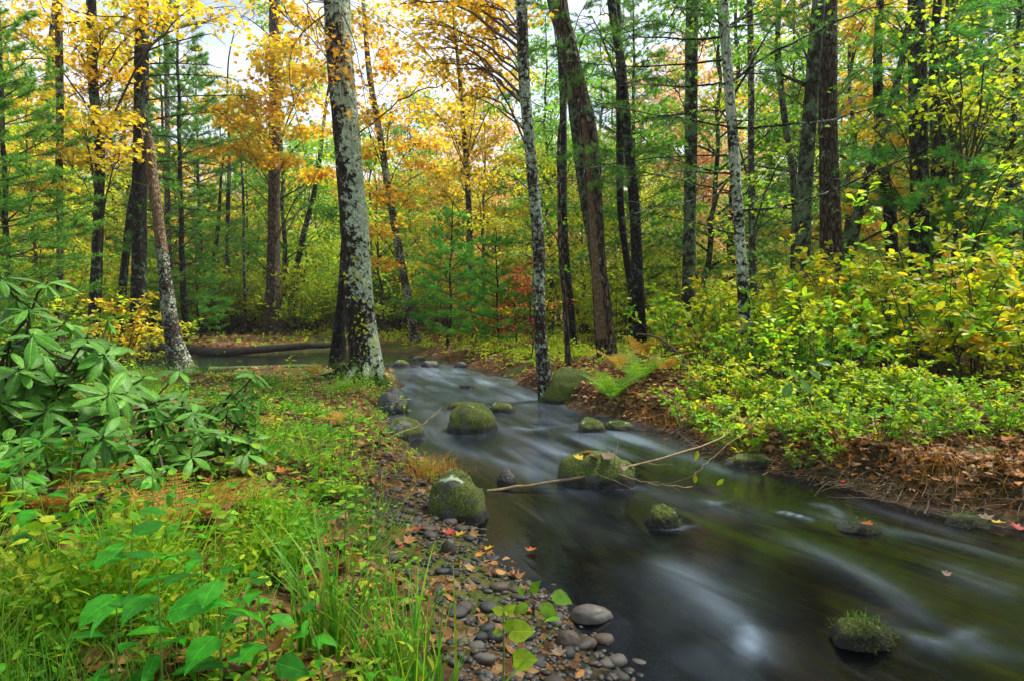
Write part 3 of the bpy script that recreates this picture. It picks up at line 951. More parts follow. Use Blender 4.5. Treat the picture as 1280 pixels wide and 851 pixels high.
wx = np.concatenate([np.linspace(-60, -6, 70), np.arange(-5.9, 8, 0.045), np.linspace(8.2, 14, 14)])
wy = np.concatenate([np.linspace(-9, 1, 20), np.arange(1.05, 9, 0.04), np.arange(9, 26, 0.12)])
water, WP = grid_sheet("water", wx, wy, water_z, M['water'])
tag(water, "dark stream water with silky white currents", None, None, 'structure')
foam_sheen, _ = foam_fields(WP)
# silky current on the quick far reach, plus a painted sky sheen
s_, o_ = centre_uv(WP)
silk = sstep(vnoise(np.column_stack([s_ * 0.9, o_ * 4.5])), -0.1, 0.9) * 0.20 * sstep(WP[:, 1], 3.8, 6.5) * sstep(WP[:, 0], -3.5, -1.2)
foam_sheen = np.clip(foam_sheen + silk + 0.10 * sstep(WP[:, 1], 5.0, 9.5) * sstep(WP[:, 0], -3.5, -1.0), 0, 1)
at = water.data.attributes.new("foam_sheen", 'FLOAT', 'POINT')
at.data.foreach_set("value", foam_sheen.astype(np.float32))
uvl = water.data.uv_layers.new(name="flow")
li = np.zeros(len(water.data.loops), np.int32)
water.data.loops.foreach_get("vertex_index", li)
uvl.data.foreach_set("uv", np.column_stack([s_, o_])[li].astype(np.float32).ravel())

# ------------------------------------------------------------------ trees: trunk from a traced line
LANDMARKS = []       # (px, text) used to tell background trees apart


def trunk_line(pts, Y, lean=0.0, top=7.0, curve_n=60, flare=1.5, zbase=None, dz=0.15):
    """pts: (px, py, width px) from the top of the frame down to the foot"""
    W = []
    zt = at_y(pts[0][0], pts[0][1], Y)[2]
    for px, py, w in pts:
        p = at_y(px, py, Y)
        y = Y + lean * (p[2])
        p = at_y(px, py, y)
        W.append([p[0], p[1], p[2], w / 2 / FPX * y])
    W = np.array(W)
    foot = W[-1].copy()
    g = gz(foot[0], foot[1])
    if foot[2] > g:      # carry on down to the ground
        d = W[-1] - W[-2]
        k = (foot[2] - g) / max(0.3, -d[2]) * 1.0
        W = np.vstack([W, [foot[0] + d[0] * min(k, 1.5), foot[1], g, foot[3] * 1.05]])
    W[-1][2] = min(W[-1][2], g) - 0.02
    # and on up beyond the frame
    if top > 0:
        d = W[0] - W[1]
        d = d / max(0.1, abs(d[2]))
        T = []
        for k in (0.4, 0.75, 1.0):
            T.append([W[0][0] + d[0] * top * k * 0.6 + random.uniform(-.15, .15), W[0][1] + random.uniform(-.15, .15) * k, W[0][2] + top * k, W[0][3] * (1 - 0.75 * k)])
        W = np.vstack([T[::-1], W])
    W = W[::-1]
    base = W[0].copy()
    base[2] -= dz
    W = np.vstack([base, W])
    S = smooth_path(W, curve_n)
    h = S[:, 2] - g
    S[:, 3] *= 1 + (flare - 1) * .45 * np.exp(-np.maximum(h, 0) / (0.12 + .6 * S[0, 3]))
    S[:, 3] = np.maximum(S[:, 3], 0.006)
    return S, np.array([W[1][0], W[1][1], g])


def branch_path(p0, d0, length, n=8, droop=0.0, wob=0.08):
    p = np.array(p0, float)
    d = norm(np.array(d0, float))
    out_ = [p.copy()]
    for i in range(n):
        d = norm(d + np.array([random.gauss(0, wob), random.gauss(0, wob), random.gauss(0, wob) - droop]))
        p = p + d * length / n
        out_.append(p.copy())
    return np.array(out_)


def dead_branch(root, mat, p0, d0, length, r0, droop=0.0, twigs=5, base=(0, 0, 0), sides=6, wob=0.08, name='branch'):
    mb = MB()
    P = branch_path(p0, d0, length, 10, droop, wob)
    tube(mb, P, np.linspace(r0, r0 * 0.15, len(P)), sides)
    for k in range(twigs):
        i = random.randint(3, 9)
        t = norm(P[i] - P[i - 1])
        s = norm(np.cross(t, [0, 0, 1])) * random.choice((-1, 1))
        d = t * random.uniform(.3, .9) + s * random.uniform(.4, 1) + np.array([0, 0, random.uniform(-.35, .3)])
        Q = branch_path(P[i], d, length * random.uniform(.12, .38), 5, droop * .5, 0.12)
        tube(mb, Q, np.linspace(r0 * 0.4, r0 * 0.08, len(Q)), 4)
    return mb.build(name, mat, root, base=base)


def spray(mb_leaf, mb_wood, p0, p1, n, lsize, rad, kind='quad', flat=0.25, r=0.008, tilt=0.45):
    """a leafy branchlet running from p0 to p1, leaves in a flattish layer around its outer part"""
    p0, p1 = np.array(p0, float), np.array(p1, float)
    mid = (p0 + p1) / 2 + np.array([0, 0, 0.12 * np.linalg.norm(p1 - p0)])
    P = smooth_path([p0, mid, p1], 8)
    tube(mb_wood, P, np.linspace(r, r * 0.25, 8), 4, mi=0)
    t = rng.uniform(0.35, 1.0, n)
    idx = np.clip((t * 7).astype(int), 0, 6)
    c = P[idx] + (P[idx + 1] - P[idx]) * (t * 7 - idx)[:, None]
    off = rng.normal(0, 1, (n, 3)) * np.array([rad, rad, rad * flat]) * 0.6
    Q = c + off
    D = off * np.array([1, 1, 0.3]) + rng.normal(0, rad * .35, (n, 3))
    D[:, 2] -= rad * 0.35
    leaves(mb_leaf, Q, D, up_normals(n, tilt), lsize * rng.uniform(0.6, 1.25, n), kind)


def clusters_crown(root, trunkS, base, clusters, matl, matw, lsize, dens=1.0, kind='quad', flat=0.3):
    """clusters: world centre + radius. limbs leave the trunk below each cluster"""
    ml, mw = MB(), MB()
    for c, rad in clusters:
        c = np.array(c, float)
        hd = np.linalg.norm(c[:2] - base[:2])
        zt = c[2] - 0.45 * hd - 0.2
        i = int(np.argmin(np.abs(trunkS[:, 2] - zt)))
        p0 = trunkS[i, :3]
        mid = (p0 + c) / 2 + np.array([0, 0, 0.10 * hd])
        P = smooth_path([p0, mid, c], 12)
        P[1:-1] += rng.normal(0, 0.012 * (1 + hd * .1), P[1:-1].shape)
        r0 = min(trunkS[i, 3] * 0.4, 0.006 + 0.007 * hd)
        tube(mw, P, np.linspace(r0, 0.008, 12), 6)
        nsp = max(4, int(7 * dens))
        for k in range(nsp):
            q = c + rand_dirs(1, -.4, .6)[0] * rad * random.uniform(.4, 1.0) * np.array([1, 1, 0.8])
            s = P[random.randint(6, 11)]
            spray(ml, mw, s, q, int(26 * dens * max(.5, rad)), lsize, rad * 0.42, kind, flat, 0.009)
    l = ml.build('crown', matl, root, base=base)
    w = mw.build('limbs', matw, root, base=base)
    return l, w


def hero(name, label, cat, pts, Y, mat, lean=0.0, top=7.0, sides=20, flare=1.5, group=None, rough=0.07, topcrown=None, n=60):
    S, base = trunk_line(pts, Y, lean, top, n, flare)
    root = empty(name, base, label, cat, group)
    mb = MB()
    tube(mb, S[:, :3], S[:, 3], sides, rough=rough, seed=random.uniform(0, 90))
    mb.build('trunk', mat, root, base=base)
    if topcrown:
        matl, nc, rad, ls = topcrown
        cl = []
        zt = S[-1, 2]
        for k in range(nc):
            a = random.uniform(0, 6.28)
            hh = random.uniform(0.45, 1.02)
            rr = random.uniform(0.3, 1.0) * rad * 1.8
            zc = at_y(pts[0][0], pts[0][1], Y)[2] + (zt - at_y(pts[0][0], pts[0][1], Y)[2]) * hh + 1.0
            j = int(np.argmin(np.abs(S[:, 2] - zc)))
            cl.append(((S[j, 0] + rr * math.cos(a), S[j, 1] + rr * math.sin(a), zc), rad * random.uniform(.6, 1)))
        clusters_crown(root, S, base, cl, M[matl], mat, ls, 0.8)
    return root, S, base


def px_clusters(lst, Y, jit=1.0):
    return [(at_y(px, py, Y + random.uniform(-jit, jit)), r) for px, py, r in lst]


# --- the big lichen-covered maple
root, S, base = hero('maple_tree', 'broad maple trunk patched with pale lichen, on the bank between brook and back channel', 'tree',
                     [(421, 0, 31), (427, 100, 31), (436, 200, 32), (444, 300, 34), (451, 400, 36), (456, 440, 38), (458, 466, 40)], 10.2, M['bark_main'], top=8, sides=40, flare=1.35,
                     rough=0.06, topcrown=('leaf_yellow', 16, 2.1, 0.12), n=110)  # crown above the frame, thickened to shade bank and water
BIG = (S, base, root)
# buttress roots
for a, ln in ((200, .8), (235, .5), (160, .6), (320, .3), (280, .35)):
    mb = MB()
    d = np.array([math.cos(R(a)), math.sin(R(a)), 0])
    P = []
    for k in range(9):
        t = k / 8
        q = base + d * (0.22 + ln * t)
        P.append([q[0], q[1], gz(q[0], q[1]) + 0.30 * (1 - t) ** 2 - 0.02])
    tube(mb, np.array(P), np.linspace(0.085, 0.02, 9), 12, rough=0.2, seed=a)
    mb.build('root', M['bark_main'], root, base=base)
# small leafy shoots of creeper on the trunk
mb, mw = MB(), MB()
for k in range(16):
    z = random.uniform(.35, 2.0)
    i = int(np.argmin(np.abs(S[:, 2] - (base[2] + z))))
    a = R(random.uniform(225, 320))
    p = S[i, :3] + S[i, 3] * np.array([math.cos(a), math.sin(a), 0])
    n = random.randint(4, 9)
    Q = p + rng.normal(0, 0.06, (n, 3))
    leaves(mb, Q, rng.normal(0, 1, (n, 3)), norm(np.tile([math.cos(a), math.sin(a), .6], (n, 1)) + rng.normal(0, .3, (n, 3))), rng.uniform(.04, .08, n), 'ovate')
mb.build('creeper_leaves', M['leaf_lime'], root, base=base)
# red and orange leaves hanging over its trunk, on thin limbs
cl = px_clusters([(424, 70, .5), (440, 95, .6), (412, 110, .5), (445, 135, .5), (405, 150, .4), (398, 60, .6), (470, 30, .7), (380, 190, .5), (462, 160, .4)], 9.6, .5)
ml, mw = MB(), MB()
j = int(np.argmin(np.abs(S[:, 2] - 6.2)))
for c, rad in cl:
    P = smooth_path([S[j, :3], (S[j, :3] + c) / 2 + np.array([random.uniform(-.4, .4), -.3, .2]), c], 10)
    tube(mw, P, np.linspace(.012, .004, 10), 5)
    for k in range(4):
        spray(ml, mw, P[6], c + rng.normal(0, rad * .5, 3), 8, .085, .22, 'lobed', .6, .004)
ml.build('hanging_leaves', M['leaf_orange'], root, base=base)
mw.build('twigs', M['twig'], root, base=base)

HEROES = [
    # name, label, pts, Y, mat, lean, top, flare, crown
    ('tree', 'slim straight brown trunk rising behind the rhododendron', [(73, 0, 8), (75, 150, 8), (74, 220, 8), (75, 300, 7), (74, 385, 9)], 15.0, 'bark_brown', 5, 1.3, ('leaf_yellow', 5, 1.3, .11)),
    ('tree', 'blackish wavy trunk beside the slim brown one, yellow leaves across it', [(114, 0, 11), (116, 100, 11), (121, 150, 11), (125, 200, 11), (122, 300, 12), (118, 400, 14)], 16.0, 'bark_dark', 6, 1.4, ('leaf_yellow', 6, 1.4, .11)),
    ('pine_tree', 'dark straight pine trunk with many bare side branches behind the broken snag', [(178, 0, 14), (177, 100, 16), (175, 200, 16), (174, 330, 17), (173, 420, 20)], 16.5, 'bark_dark', 6, 1.3, None),
    ('tree', 'tall brown straight trunk across the back channel, yellow maple leaves around its top', [(343, 0, 13), (344, 100, 14), (343, 200, 14), (342, 300, 15), (341, 380, 19), (341, 418, 24)], 25.0, 'bark_brown', 7, 1.3, None),
    ('tree', 'leaning speckled trunk behind the big maple, beside its lichen side', [(462, 95, 7), (476, 175, 8), (486, 240, 9), (500, 320, 10), (512, 385, 11), (519, 424, 13)], 21.0, 'bark_lich', 6, 1.3, ('leaf_yellow', 6, 1.6, .12)),
    ('tree', 'thin speckled trunk in the middle distance, above the far end of the brook', [(574, 90, 5), (580, 165, 6), (585, 240, 7), (588, 313, 7), (592, 424, 9)], 23.0, 'bark_speck', 5, 1.3, ('leaf_yellow', 6, 1.6, .12)),
    ('tree', 'slender lichen-patched trunk at the water edge with a curved lower stem', [(652, 0, 14), (655, 100, 14), (664, 200, 14), (673, 300, 15), (674, 360, 15), (676, 430, 16), (683, 485, 21)], 9.4, 'bark_lich', 6, 1.4, ('leaf_yellow', 15, 1.9, .11)),  # out-of-view crown made denser for shade over the brook
    ('tree', 'thin tall trunk just behind the one with the bare wooden stripe', [(690, 0, 13), (703, 50, 13), (716, 125, 14), (728, 225, 14), (742, 310, 14), (752, 400, 14)], 13.5, 'bark_green', 6, 1.2, ('leaf_green', 6, 1.5, .10)),
    ('tree', 'narrow dark trunk between the water-edge tree and the striped trunk', [(701, 60, 8), (704, 130, 9), (704, 230, 9), (706, 300, 9), (714, 396, 10)], 15.5, 'bark_dark', 5, 1.2, ('leaf_green', 5, 1.3, .10)),
    ('tree', 'thin crooked brown stem behind the water-edge tree, bare of leaves', [(699, 170, 4), (699, 240, 5), (701, 320, 6), (706, 380, 6), (711, 462, 8)], 10.8, 'bark_brown', 2, 1.3, None),
    ('tree', 'dark trunk forking upward in two, behind the ferns', [(764, 0, 10), (775, 70, 11), (783, 160, 12), (793, 260, 13), (797, 350, 15), (800, 432, 18)], 12.5, 'bark_dark', 6, 1.3, ('leaf_green', 6, 1.6, .10)),
    ('tree', 'second dark trunk crossing close behind the forked one', [(774, 90, 8), (775, 180, 9), (776, 260, 9), (784, 330, 9), (794, 390, 10)], 13.6, 'bark_dark', 5, 1.2, ('leaf_green', 5, 1.3, .10)),
    ('tree', 'upright greenish-grey trunk between the ferns and the pale lichen trunk', [(866, 0, 15), (864, 125, 15), (863, 250, 15), (861, 330, 16), (859, 425, 18)], 12.8, 'bark_green', 6, 1.2, ('leaf_green', 7, 1.6, .10)),
    ('pine_tree', 'pale lichen-white trunk with long bare branches, dark speckled foot in the bushes', [(905, 0, 11), (911, 100, 12), (918, 200, 13), (925, 300, 13), (929, 360, 14), (933, 440, 16)], 8.6, 'bark_white', 6, 1.2, ('leaf_green', 18, 2.0, .11)),  # unseen leafy crown added to shade the near bank
    ('tree', 'narrow lichen-grey trunk just behind the pale white one', [(937, 0, 7), (939, 100, 8), (939, 200, 8), (941, 330, 9)], 14.5, 'bark_grey', 5, 1.2, ('leaf_green', 5, 1.4, .10)),
    ('tree', 'thick brown smooth trunk behind the tall yellow-green bushes', [(1036, 0, 20), (1035, 100, 21), (1036, 200, 22), (1039, 303, 25), (1040, 340, 27)], 12.0, 'bark_brown', 7, 1.2, ('leaf_green', 7, 1.8, .10)),
    ('tree', 'grey-green lichen trunk leaning against the thick brown one', [(1022, 20, 15), (1016, 90, 16), (1010, 175, 17), (1005, 250, 18), (1003, 335, 19)], 11.6, 'bark_green', 6, 1.2, ('leaf_green', 6, 1.5, .10)),
    ('tree', 'slanting slim trunk leaning away behind the tall bushes', [(1132, 50, 7), (1122, 100, 8), (1108, 150, 9), (1084, 225, 11), (1068, 290, 12)], 12.6, 'bark_green', 4, 1.2, ('leaf_green', 5, 1.4, .10)),
    ('pine_tree', 'thickest dark trunk in the shade behind the tall bushes', [(1146, 0, 19), (1147, 100, 20), (1149, 220, 20), (1149, 360, 22)], 11.0, 'bark_dark', 6, 1.2, None),
    ('tree', 'short dark trunk seen beside the thickest shaded one', [(1168, 60, 10), (1170, 175, 12), (1172, 300, 13)], 12.5, 'bark_dark', 5, 1.2, ('leaf_green', 5, 1.5, .10)),
    ('tree', 'slim upright trunk near the edge of the wood with yellow leaves over it', [(1193, 0, 8), (1194, 100, 9), (1197, 222, 10), (1198, 300, 10)], 13.5, 'bark_green', 5, 1.2, ('leaf_yg', 5, 1.5, .10)),
    ('tree', 'stout dark trunk half hidden between slanting tree and thick shaded trunk', [(1097, 80, 10), (1102, 200, 12), (1112, 260, 14), (1116, 350, 15)], 13.0, 'bark_dark', 5, 1.2, ('leaf_green', 5, 1.5, .10)),
    ('tree', 'thin curved trunk between the pale trunk and the lichen leaner', [(972, 60, 7), (977, 115, 8), (984, 170, 8), (992, 227, 8), (995, 290, 9)], 14.0, 'bark_green', 4, 1.2, ('leaf_green', 5, 1.5, .10)),
    ('tree', 'ghostly pale trunk leaning far behind the slim brown tree', [(66, 90, 15), (60, 130, 15), (48, 190, 14), (38, 235, 13), (20, 330, 13)], 24.0, 'bark_grey', 4, 1.1, ('leaf_orange', 5, 1.8, .12)),
    ('tree', 'thin dark trunk tilting beside the tall brown trunk, across the back channel', [(402, 180, 5), (393, 240, 6), (378, 300, 7), (369, 350, 7), (367, 402, 8)], 27.0, 'bark_speck', 4, 1.2, ('leaf_yellow', 4, 1.5, .12)),
    ('tree', 'thin grey sapling trunk midway between snag and tall brown trunk', [(287, 190, 4), (285, 260, 5), (284, 330, 5), (285, 412, 6)], 27.0, 'bark_speck', 5, 1.2, ('leaf_yellow', 4, 1.4, .12)),
    ('tree', 'black crooked sapling with a dark foot beside the snag', [(276, 230, 3), (272, 290, 5), (264, 350, 5), (262, 412, 7)], 26.0, 'bark_dark', 3, 1.3, ('leaf_yg', 4, 1.3, .12)),
    ('tree', 'very thin straight stem near the tall brown trunk', [(304, 240, 3), (305, 320, 3), (307, 420, 4)], 25.0, 'bark_speck', 3, 1.2, ('leaf_yg', 4, 1.2, .12)),
    ('tree', 'pale grey pole of a tree behind the broken snag', [(208, 40, 6), (209, 150, 6), (209, 250, 7), (208, 400, 8)], 21.0, 'bark_grey', 5, 1.2, ('leaf_green', 5, 1.4, .12)),
    ('tree', 'dark slanting trunk between the wavy black trunk and the pine', [(172, 200, 6), (164, 260, 8), (158, 310, 9), (150, 400, 10)], 18.5, 'bark_dark', 4, 1.2, ('leaf_yg', 4, 1.4, .12)),
    ('tree', 'dark short trunk right behind the big maple, leafy shoots at its foot', [(431, 300, 8), (429, 350, 11), (426, 400, 15), (423, 436, 19)], 12.2, 'bark_dark', 4, 1.3, ('leaf_yellow', 4, 1.4, .11)),
]
HS = {}
for k, (nm, lab, pts, Y, mat, top, fl, cr_) in enumerate(HEROES):
    near = Y < 14
    root, S, base = hero(nm, lab, 'tree', pts, Y, M[mat], 0.0, top, 22 if near else 12, fl, topcrown=cr_, n=90 if near else 60)
    HS[k] = (root, S, base)
    LANDMARKS.append((pts[-1][0], Y))

# dead side branches on the pale trunk (index 13) and on the pines
def side_branches(k, specs, Y, mat):
    root, S, base = HS[k]
    for (y0, x1, y1, dY, r, sag) in specs:
        px, py = to_px(S[:, :3])
        i = int(np.argmin(np.abs(py - y0)))
        p0 = S[i, :3]
        p1 = at_y(x1, y1, Y + dY)
        mid = (p0 + p1) / 2
        mid[2] += sag
        mb = MB()
        P = smooth_path([p0, p0 * .7 + p1 * .3 + np.array([0, 0, sag * .8]), mid * .4 + p1 * .6 + np.array([0, 0, sag * .3]), p1], 18)
        P[2:] += np.cumsum(rng.normal(0, .008, P[2:].shape), axis=0)
        tube(mb, P, np.linspace(r, r * .2, 18), 6)
        for q in range(11):
            j = random.randint(4, 16)
            t = norm(P[j] - P[j - 1])
            s = np.array([random.gauss(0, .3), random.uniform(-1, 1), random.uniform(-.8, .35)])
            Q = branch_path(P[j], t * .7 + s, random.uniform(.15, .6), 5, .03, .14)
            tube(mb, Q, np.linspace(r * .35, r * .1, len(Q)), 4)
        mb.build('branch', mat, root, base=base)


side_branches(13, [
    (50, 790, 42, .5, .020, -.05), (75, 700, 72, 1.0, .016, -.10), (102, 760, 92, -.6, .016, -.08), (108, 1120, 12, -1.0, .022, .15), (125, 1010, -20, .5, .02, .1),
    (143, 800, 155, .6, .016, .05), (165, 745, 130, -.5, .014, .05), (160, 1090, 135, -1.2, .02, -.05), (213, 770, 226, -.3, .016, .04),
    (205, 1060, 228, .8, .014, .03), (240, 770, 275, -.7, .014, .05), (262, 1270, 120, -1.5, .020, -.25), (245, 740, 205, 1.0, .013, .0),
    (300, 800, 262, .4, .011, .03), (190, 700, 215, .9, .013, .06), (275, 1000, 190, .9, .012, -.05), (35, 1000, -10, .3, .018, .0), (20, 840, 15, -.4, .018, .0)], 8.6, M['bark_speck'])
side_branches(2, [(y, 178 + s * w, y + dy, d, .024, .12) for (y, s, w, dy, d) in
                  [(30, 1, 120, -20, 1), (55, -1, 110, -25, -1), (62, 1, 95, -20, -.5), (80, 1, 100, 6, 1), (95, 1, 130, 5, .5), (110, -1, 60, -20, .5), (122, 1, 140, 0, -1), (150, 1, 100, -4, .8),
                   (155, -1, 90, 30, -1), (178, 1, 90, 4, .3), (190, -1, 70, 20, .3), (205, 1, 120, 6, -1), (232, 1, 90, 8, .5), (262, 1, 100, 6, .5), (70, -1, 80, 6, 1), (290, 1, 70, 0, .5)]], 16.5, M['bark_dark'])
side_branches(18, [(60, 1260, 40, -1, .02, .05), (95, 1050, 90, -.5, .018, .05), (150, 1250, 175, .5, .018, .1), (190, 1060, 200, -1, .016, .05), (230, 1270, 215, -1, .016, .05), (260, 1090, 240, .5, .014, 0)], 11.0, M['bark_dark'])
side_branches(6, [(165, 580, 120, 1, .016, .15), (190, 560, 40, 1.4, .018, .3), (240, 610, 215, .5, .010, .1), (230, 740, 225, -.5, .008, .0)], 9.4, M['bark_speck'])
side_branches(0, [(15, 160, 18, -1, .022, -.1), (90, 10, 75, -1, .02, .05), (118, 160, 90, 1, .014, 0)], 15.0, M['bark_dark'])
side_branches(1, [(20, 20, 20, -1, .03, -.1), (60, 160, 20, -1, .02, 0), (140, 165, 120, .5, .012, 0), (190, 100, 110, -.5, .02, .0)], 16.0, M['bark_dark'])
side_branches(16, [(108, 968, 92, 0, .05, .0), (95, 985, 20, .5, .03, .1)], 11.6, M['bark_green'])
side_branches(10, [(130, 740, 20, .5, .03, .2), (70, 735, 30, .5, .02, .1)], 12.5, M['bark_dark'])
side_branches(4, [(230, 440, 110, -.6, .02, .1), (270, 450, 190, .5, .015, .1)], 21.0, M['bark_dark'])
side_branches(5, [(230, 560, 150, .5, .03, .2), (215, 600, 110, -.5, .03, .2), (250, 560, 190, -1, .02, .1)], 23.0, M['bark_speck'])
for k_, Y_, m_, sp_ in ((3, 25.0, 'bark_brown', [(60, 300, 20, .5, .04, .2), (140, 390, 40, -.5, .04, .1), (200, 370, 130, .5, .03, .1), (110, 290, 160, -1, .03, .2)]),):
    side_branches(k_, sp_, Y_, M[m_])

# yellow maple foliage belonging to the tall brown trunk
def add_crown(k, lst, Y, matl, lsize, dens=1.0, jit=1.5, kind='lobed', matw='twig'):
    root, S, base = HS[k]
    return clusters_crown(root, S, base, px_clusters(lst, Y, jit), M[matl], M[matw], lsize, dens, kind)


add_crown(3, [(300, 120, 1.3), (290, 150, 1.0), (310, 165, 1.3), (330, 140, 1.2), (360, 60, 1.2), (350, 90, 1.2), (370, 120, 1.3), (290, 190, 1.0), (390, 90, 1.0),
              (380, 20, 1.2), (320, 195, .9), (395, 165, 1.0), (400, 220, 1.0), (330, 60, 1.0), (265, 130, .9), (245, 190, .8), (355, 200, .9)], 22.5, 'leaf_yellow', .17, 1.2)
add_crown(1, [(140, 100, 1.0), (100, 150, 1.0), (60, 110, 1.1), (30, 60, 1.2), (150, 60, 1.0), (200, 20, 1.1), (240, 10, .8), (60, 20, 1.2), (130, 30, 1.0), (95, 60, 1.0),
              (170, 10, 1.0), (280, 20, 1.0), (20, 130, 1.0), (110, 200, .8), (70, 190, .9), (150, 190, .7), (30, 230, .8), (140, 150, .8), (10, 30, 1)], 15.0, 'leaf_yellow', .13, 1.0)
add_crown(6, [(585, 20, .8), (560, 50, .7), (610, 50, .7), (540, 10, .8), (600, 5, .8), (640, 30, .6), (575, 85, .6), (520, 30, .6), (625, 75, .5), (500, 5, .6), (590, 120, .5), (550, 80, .6), (620, 10, .7), (530, 60, .6), (600, 90, .5)], 10.5, 'leaf_yellow', .085, 1.0, .8)
add_crown(4, [(470, 190, 1.2), (455, 150, 1.2), (520, 180, 1.2), (490, 130, 1.2), (465, 240, 1.0), (470, 290, .9), (540, 210, 1.1), (510, 250, 1.0), (500, 90, 1.1), (475, 60, 1.1), (450, 30, 1.0), (480, 330, .7)], 20.0, 'leaf_yellow', .15, 1.0)
add_crown(5, [(590, 150, 1.1), (560, 170, 1.2), (620, 175, 1.1), (545, 140, 1.1), (575, 210, 1.0), (615, 230, 1.0), (550, 235, .9), (640, 200, .9), (600, 120, 1.0), (555, 280, .8), (500, 60, 1.2), (540, 90, 1.1), (470, 20, 1.2), (610, 60, 1.1), (560, 30, 1.2), (640, 100, 1.0), (530, 130, 1.1), (620, 10, 1.2), (510, 0, 1.2), (600, 190, 1)], 21.5, 'leaf_yellow', .15, .9)
add_crown(20, [(1200, 90, .9), (1240, 130, 1.0), (1260, 180, .9), (1210, 160, .8), (1180, 120, .8), (1270, 110, 1.0), (1230, 80, .9), (1275, 60, .9), (1170, 40, .8), (1120, 20, .8), (1250, 220, .8), (1285, 150, .9)], 9.5, 'leaf_yg', .085, .9)
add_crown(15, [(1060, 60, 1.0), (1090, 120, .9), (1000, 40, 1.0), (1080, 20, 1.0), (960, 60, .9), (985, 120, .8), (1060, 180, .7), (1000, 5, 1.0), (940, 20, .9), (1120, 60, .9)], 12.5, 'leaf_green', .085, .7)
add_crown(12, [(840, 100, .8), (880, 150, .8), (835, 180, .7), (870, 60, .9), (830, 40, .8), (885, 220, .7), (840, 250, .6), (820, 290, .6), (890, 30, .8), (850, 10, .8)], 13.2, 'leaf_green', .08, .8)
add_crown(10, [(810, 120, .7), (770, 60, .7), (750, 20, .8), (800, 30, .8), (815, 200, .6), (760, 130, .5), (820, 75, .7)], 13.2, 'leaf_green', .08, .6)
add_crown(18, [(1120, 150, .7), (1180, 200, .7), (1100, 220, .6), (1240, 250, .8), (1270, 200, .8), (1215, 210, .7), (1090, 160, .6), (1160, 250, .6)], 10.4, 'leaf_yg', .085, .8)
add_crown(14, [(950, 150, .7), (930, 230, .7), (960, 260, .7), (900, 280, .6), (985, 190, .6), (890, 120, .7), (1020, 250, .6), (945, 60, .7)], 13.5, 'leaf_yg', .085, .9)
add_crown(8, [(690, 160, .7), (720, 260, .7), (680, 280, .6), (735, 320, .6), (700, 340, .6), (660, 250, .6), (725, 180, .7), (650, 320, .6)], 15.0, 'leaf_green', .09, .8)
# deep red spray on its own thin stem
# --- broken snag
Ssn, bsn = trunk_line([(186, 168, 4), (188, 180, 9), (190, 220, 13), (197, 270, 13), (202, 310, 14), (210, 380, 17), (217, 425, 20), (224, 452, 26)], 14.6, 0, 0, 60, 1.7)
root = empty('snag', bsn, 'broken bare tree stump leaning at the back channel, splintered tan top and mossy foot', 'dead tree')
Ssn[:, 3] = np.maximum(Ssn[:, 3], .03)
k0 = int(np.argmin(np.abs(to_px(Ssn[:, :3])[1] - 330)))
mb = MB(); tube(mb, Ssn[:k0 + 3, :3], Ssn[:k0 + 3, 3], 20, rough=.10, seed=5.0); mb.build('lower_trunk', M['bark_lich'], root, base=bsn)
mb = MB(); tube(mb, Ssn[k0 + 1:, :3], Ssn[k0 + 1:, 3] * .97, 18, rough=.16, seed=9.0)
for k in range(5):
    q = Ssn[-1, :3] + rng.normal(0, .05, 3) * [1, 1, 0]
    tube(mb, np.array([q - [0, 0, .25], q + [random.uniform(-.03, .03), 0, random.uniform(.05, .3)]]), [.035, .004], 5)
mb.build('splintered_top', M['wood_bare'], root, base=bsn)
for (y0, dx, dz_, ln) in ((235, -.9, .2, .35), (290, .9, .1, .22), (250, .8, .4, .2), (350, .9, .3, .5), (320, -.8, .2, .25)):
    i = int(np.argmin(np.abs(to_px(Ssn[:, :3])[1] - y0)))
    dead_branch(root, M['twig_pale'], Ssn[i, :3], (dx, -.3, dz_), ln + Ssn[i, 3], .016, twigs=1, base=bsn, name='branch_stub')
for a, ln in ((20, .75), (-15, .55), (190, .5), (230, .4), (300, .5)):
    mb = MB()
    d = np.array([math.cos(R(a)), math.sin(R(a)), 0])
    P = [[(bsn + d * (.1 + ln * t))[0], (bsn + d * (.1 + ln * t))[1], gz(*(bsn + d * (.1 + ln * t))[:2]) + .26 * (1 - t) ** 2 - .02] for t in np.linspace(0, 1, 8)]
    tube(mb, np.array(P), np.linspace(.13, .03, 8), 10, rough=.15, seed=a); mb.build('root', M['moss_mound'], root, base=bsn)

# --- trunk with the long bare stripe of wood
S, b = trunk_line([(699, 0, 19), (712, 60, 19), (726, 120, 20), (735, 160, 21), (741, 220, 21), (746, 300, 20), (750, 350, 20), (757, 425, 24)], 12.0, 0, 6, 90, 1.2)
root = empty('tree', b, 'brown trunk split by a long strip of bare tan wood, behind the ferns', 'tree')
mb = MB(); tube(mb, S[:, :3], S[:, 3], 24, rough=.12, seed=31.0); mb.build('trunk', M['bark_brown'], root, base=b)
i0 = int(np.argmin(np.abs(to_px(S[:, :3])[1] - 420))); i1 = int(np.argmin(np.abs(to_px(S[:, :3])[1] - 150)))
mb = MB()
Q = S[i0:i1 + 1, :3].copy(); Q[:, 0] -= S[i0:i1 + 1, 3] * .42; Q[:, 1] -= S[i0:i1 + 1, 3] * .60
tube(mb, Q, S[i0:i1 + 1, 3] * np.linspace(.62, .35, len(Q)), 12, rough=.05, seed=2.0); mb.build('bare_wood', M['wood_strip'], root, base=b)
LANDMARKS.append((757, 12))

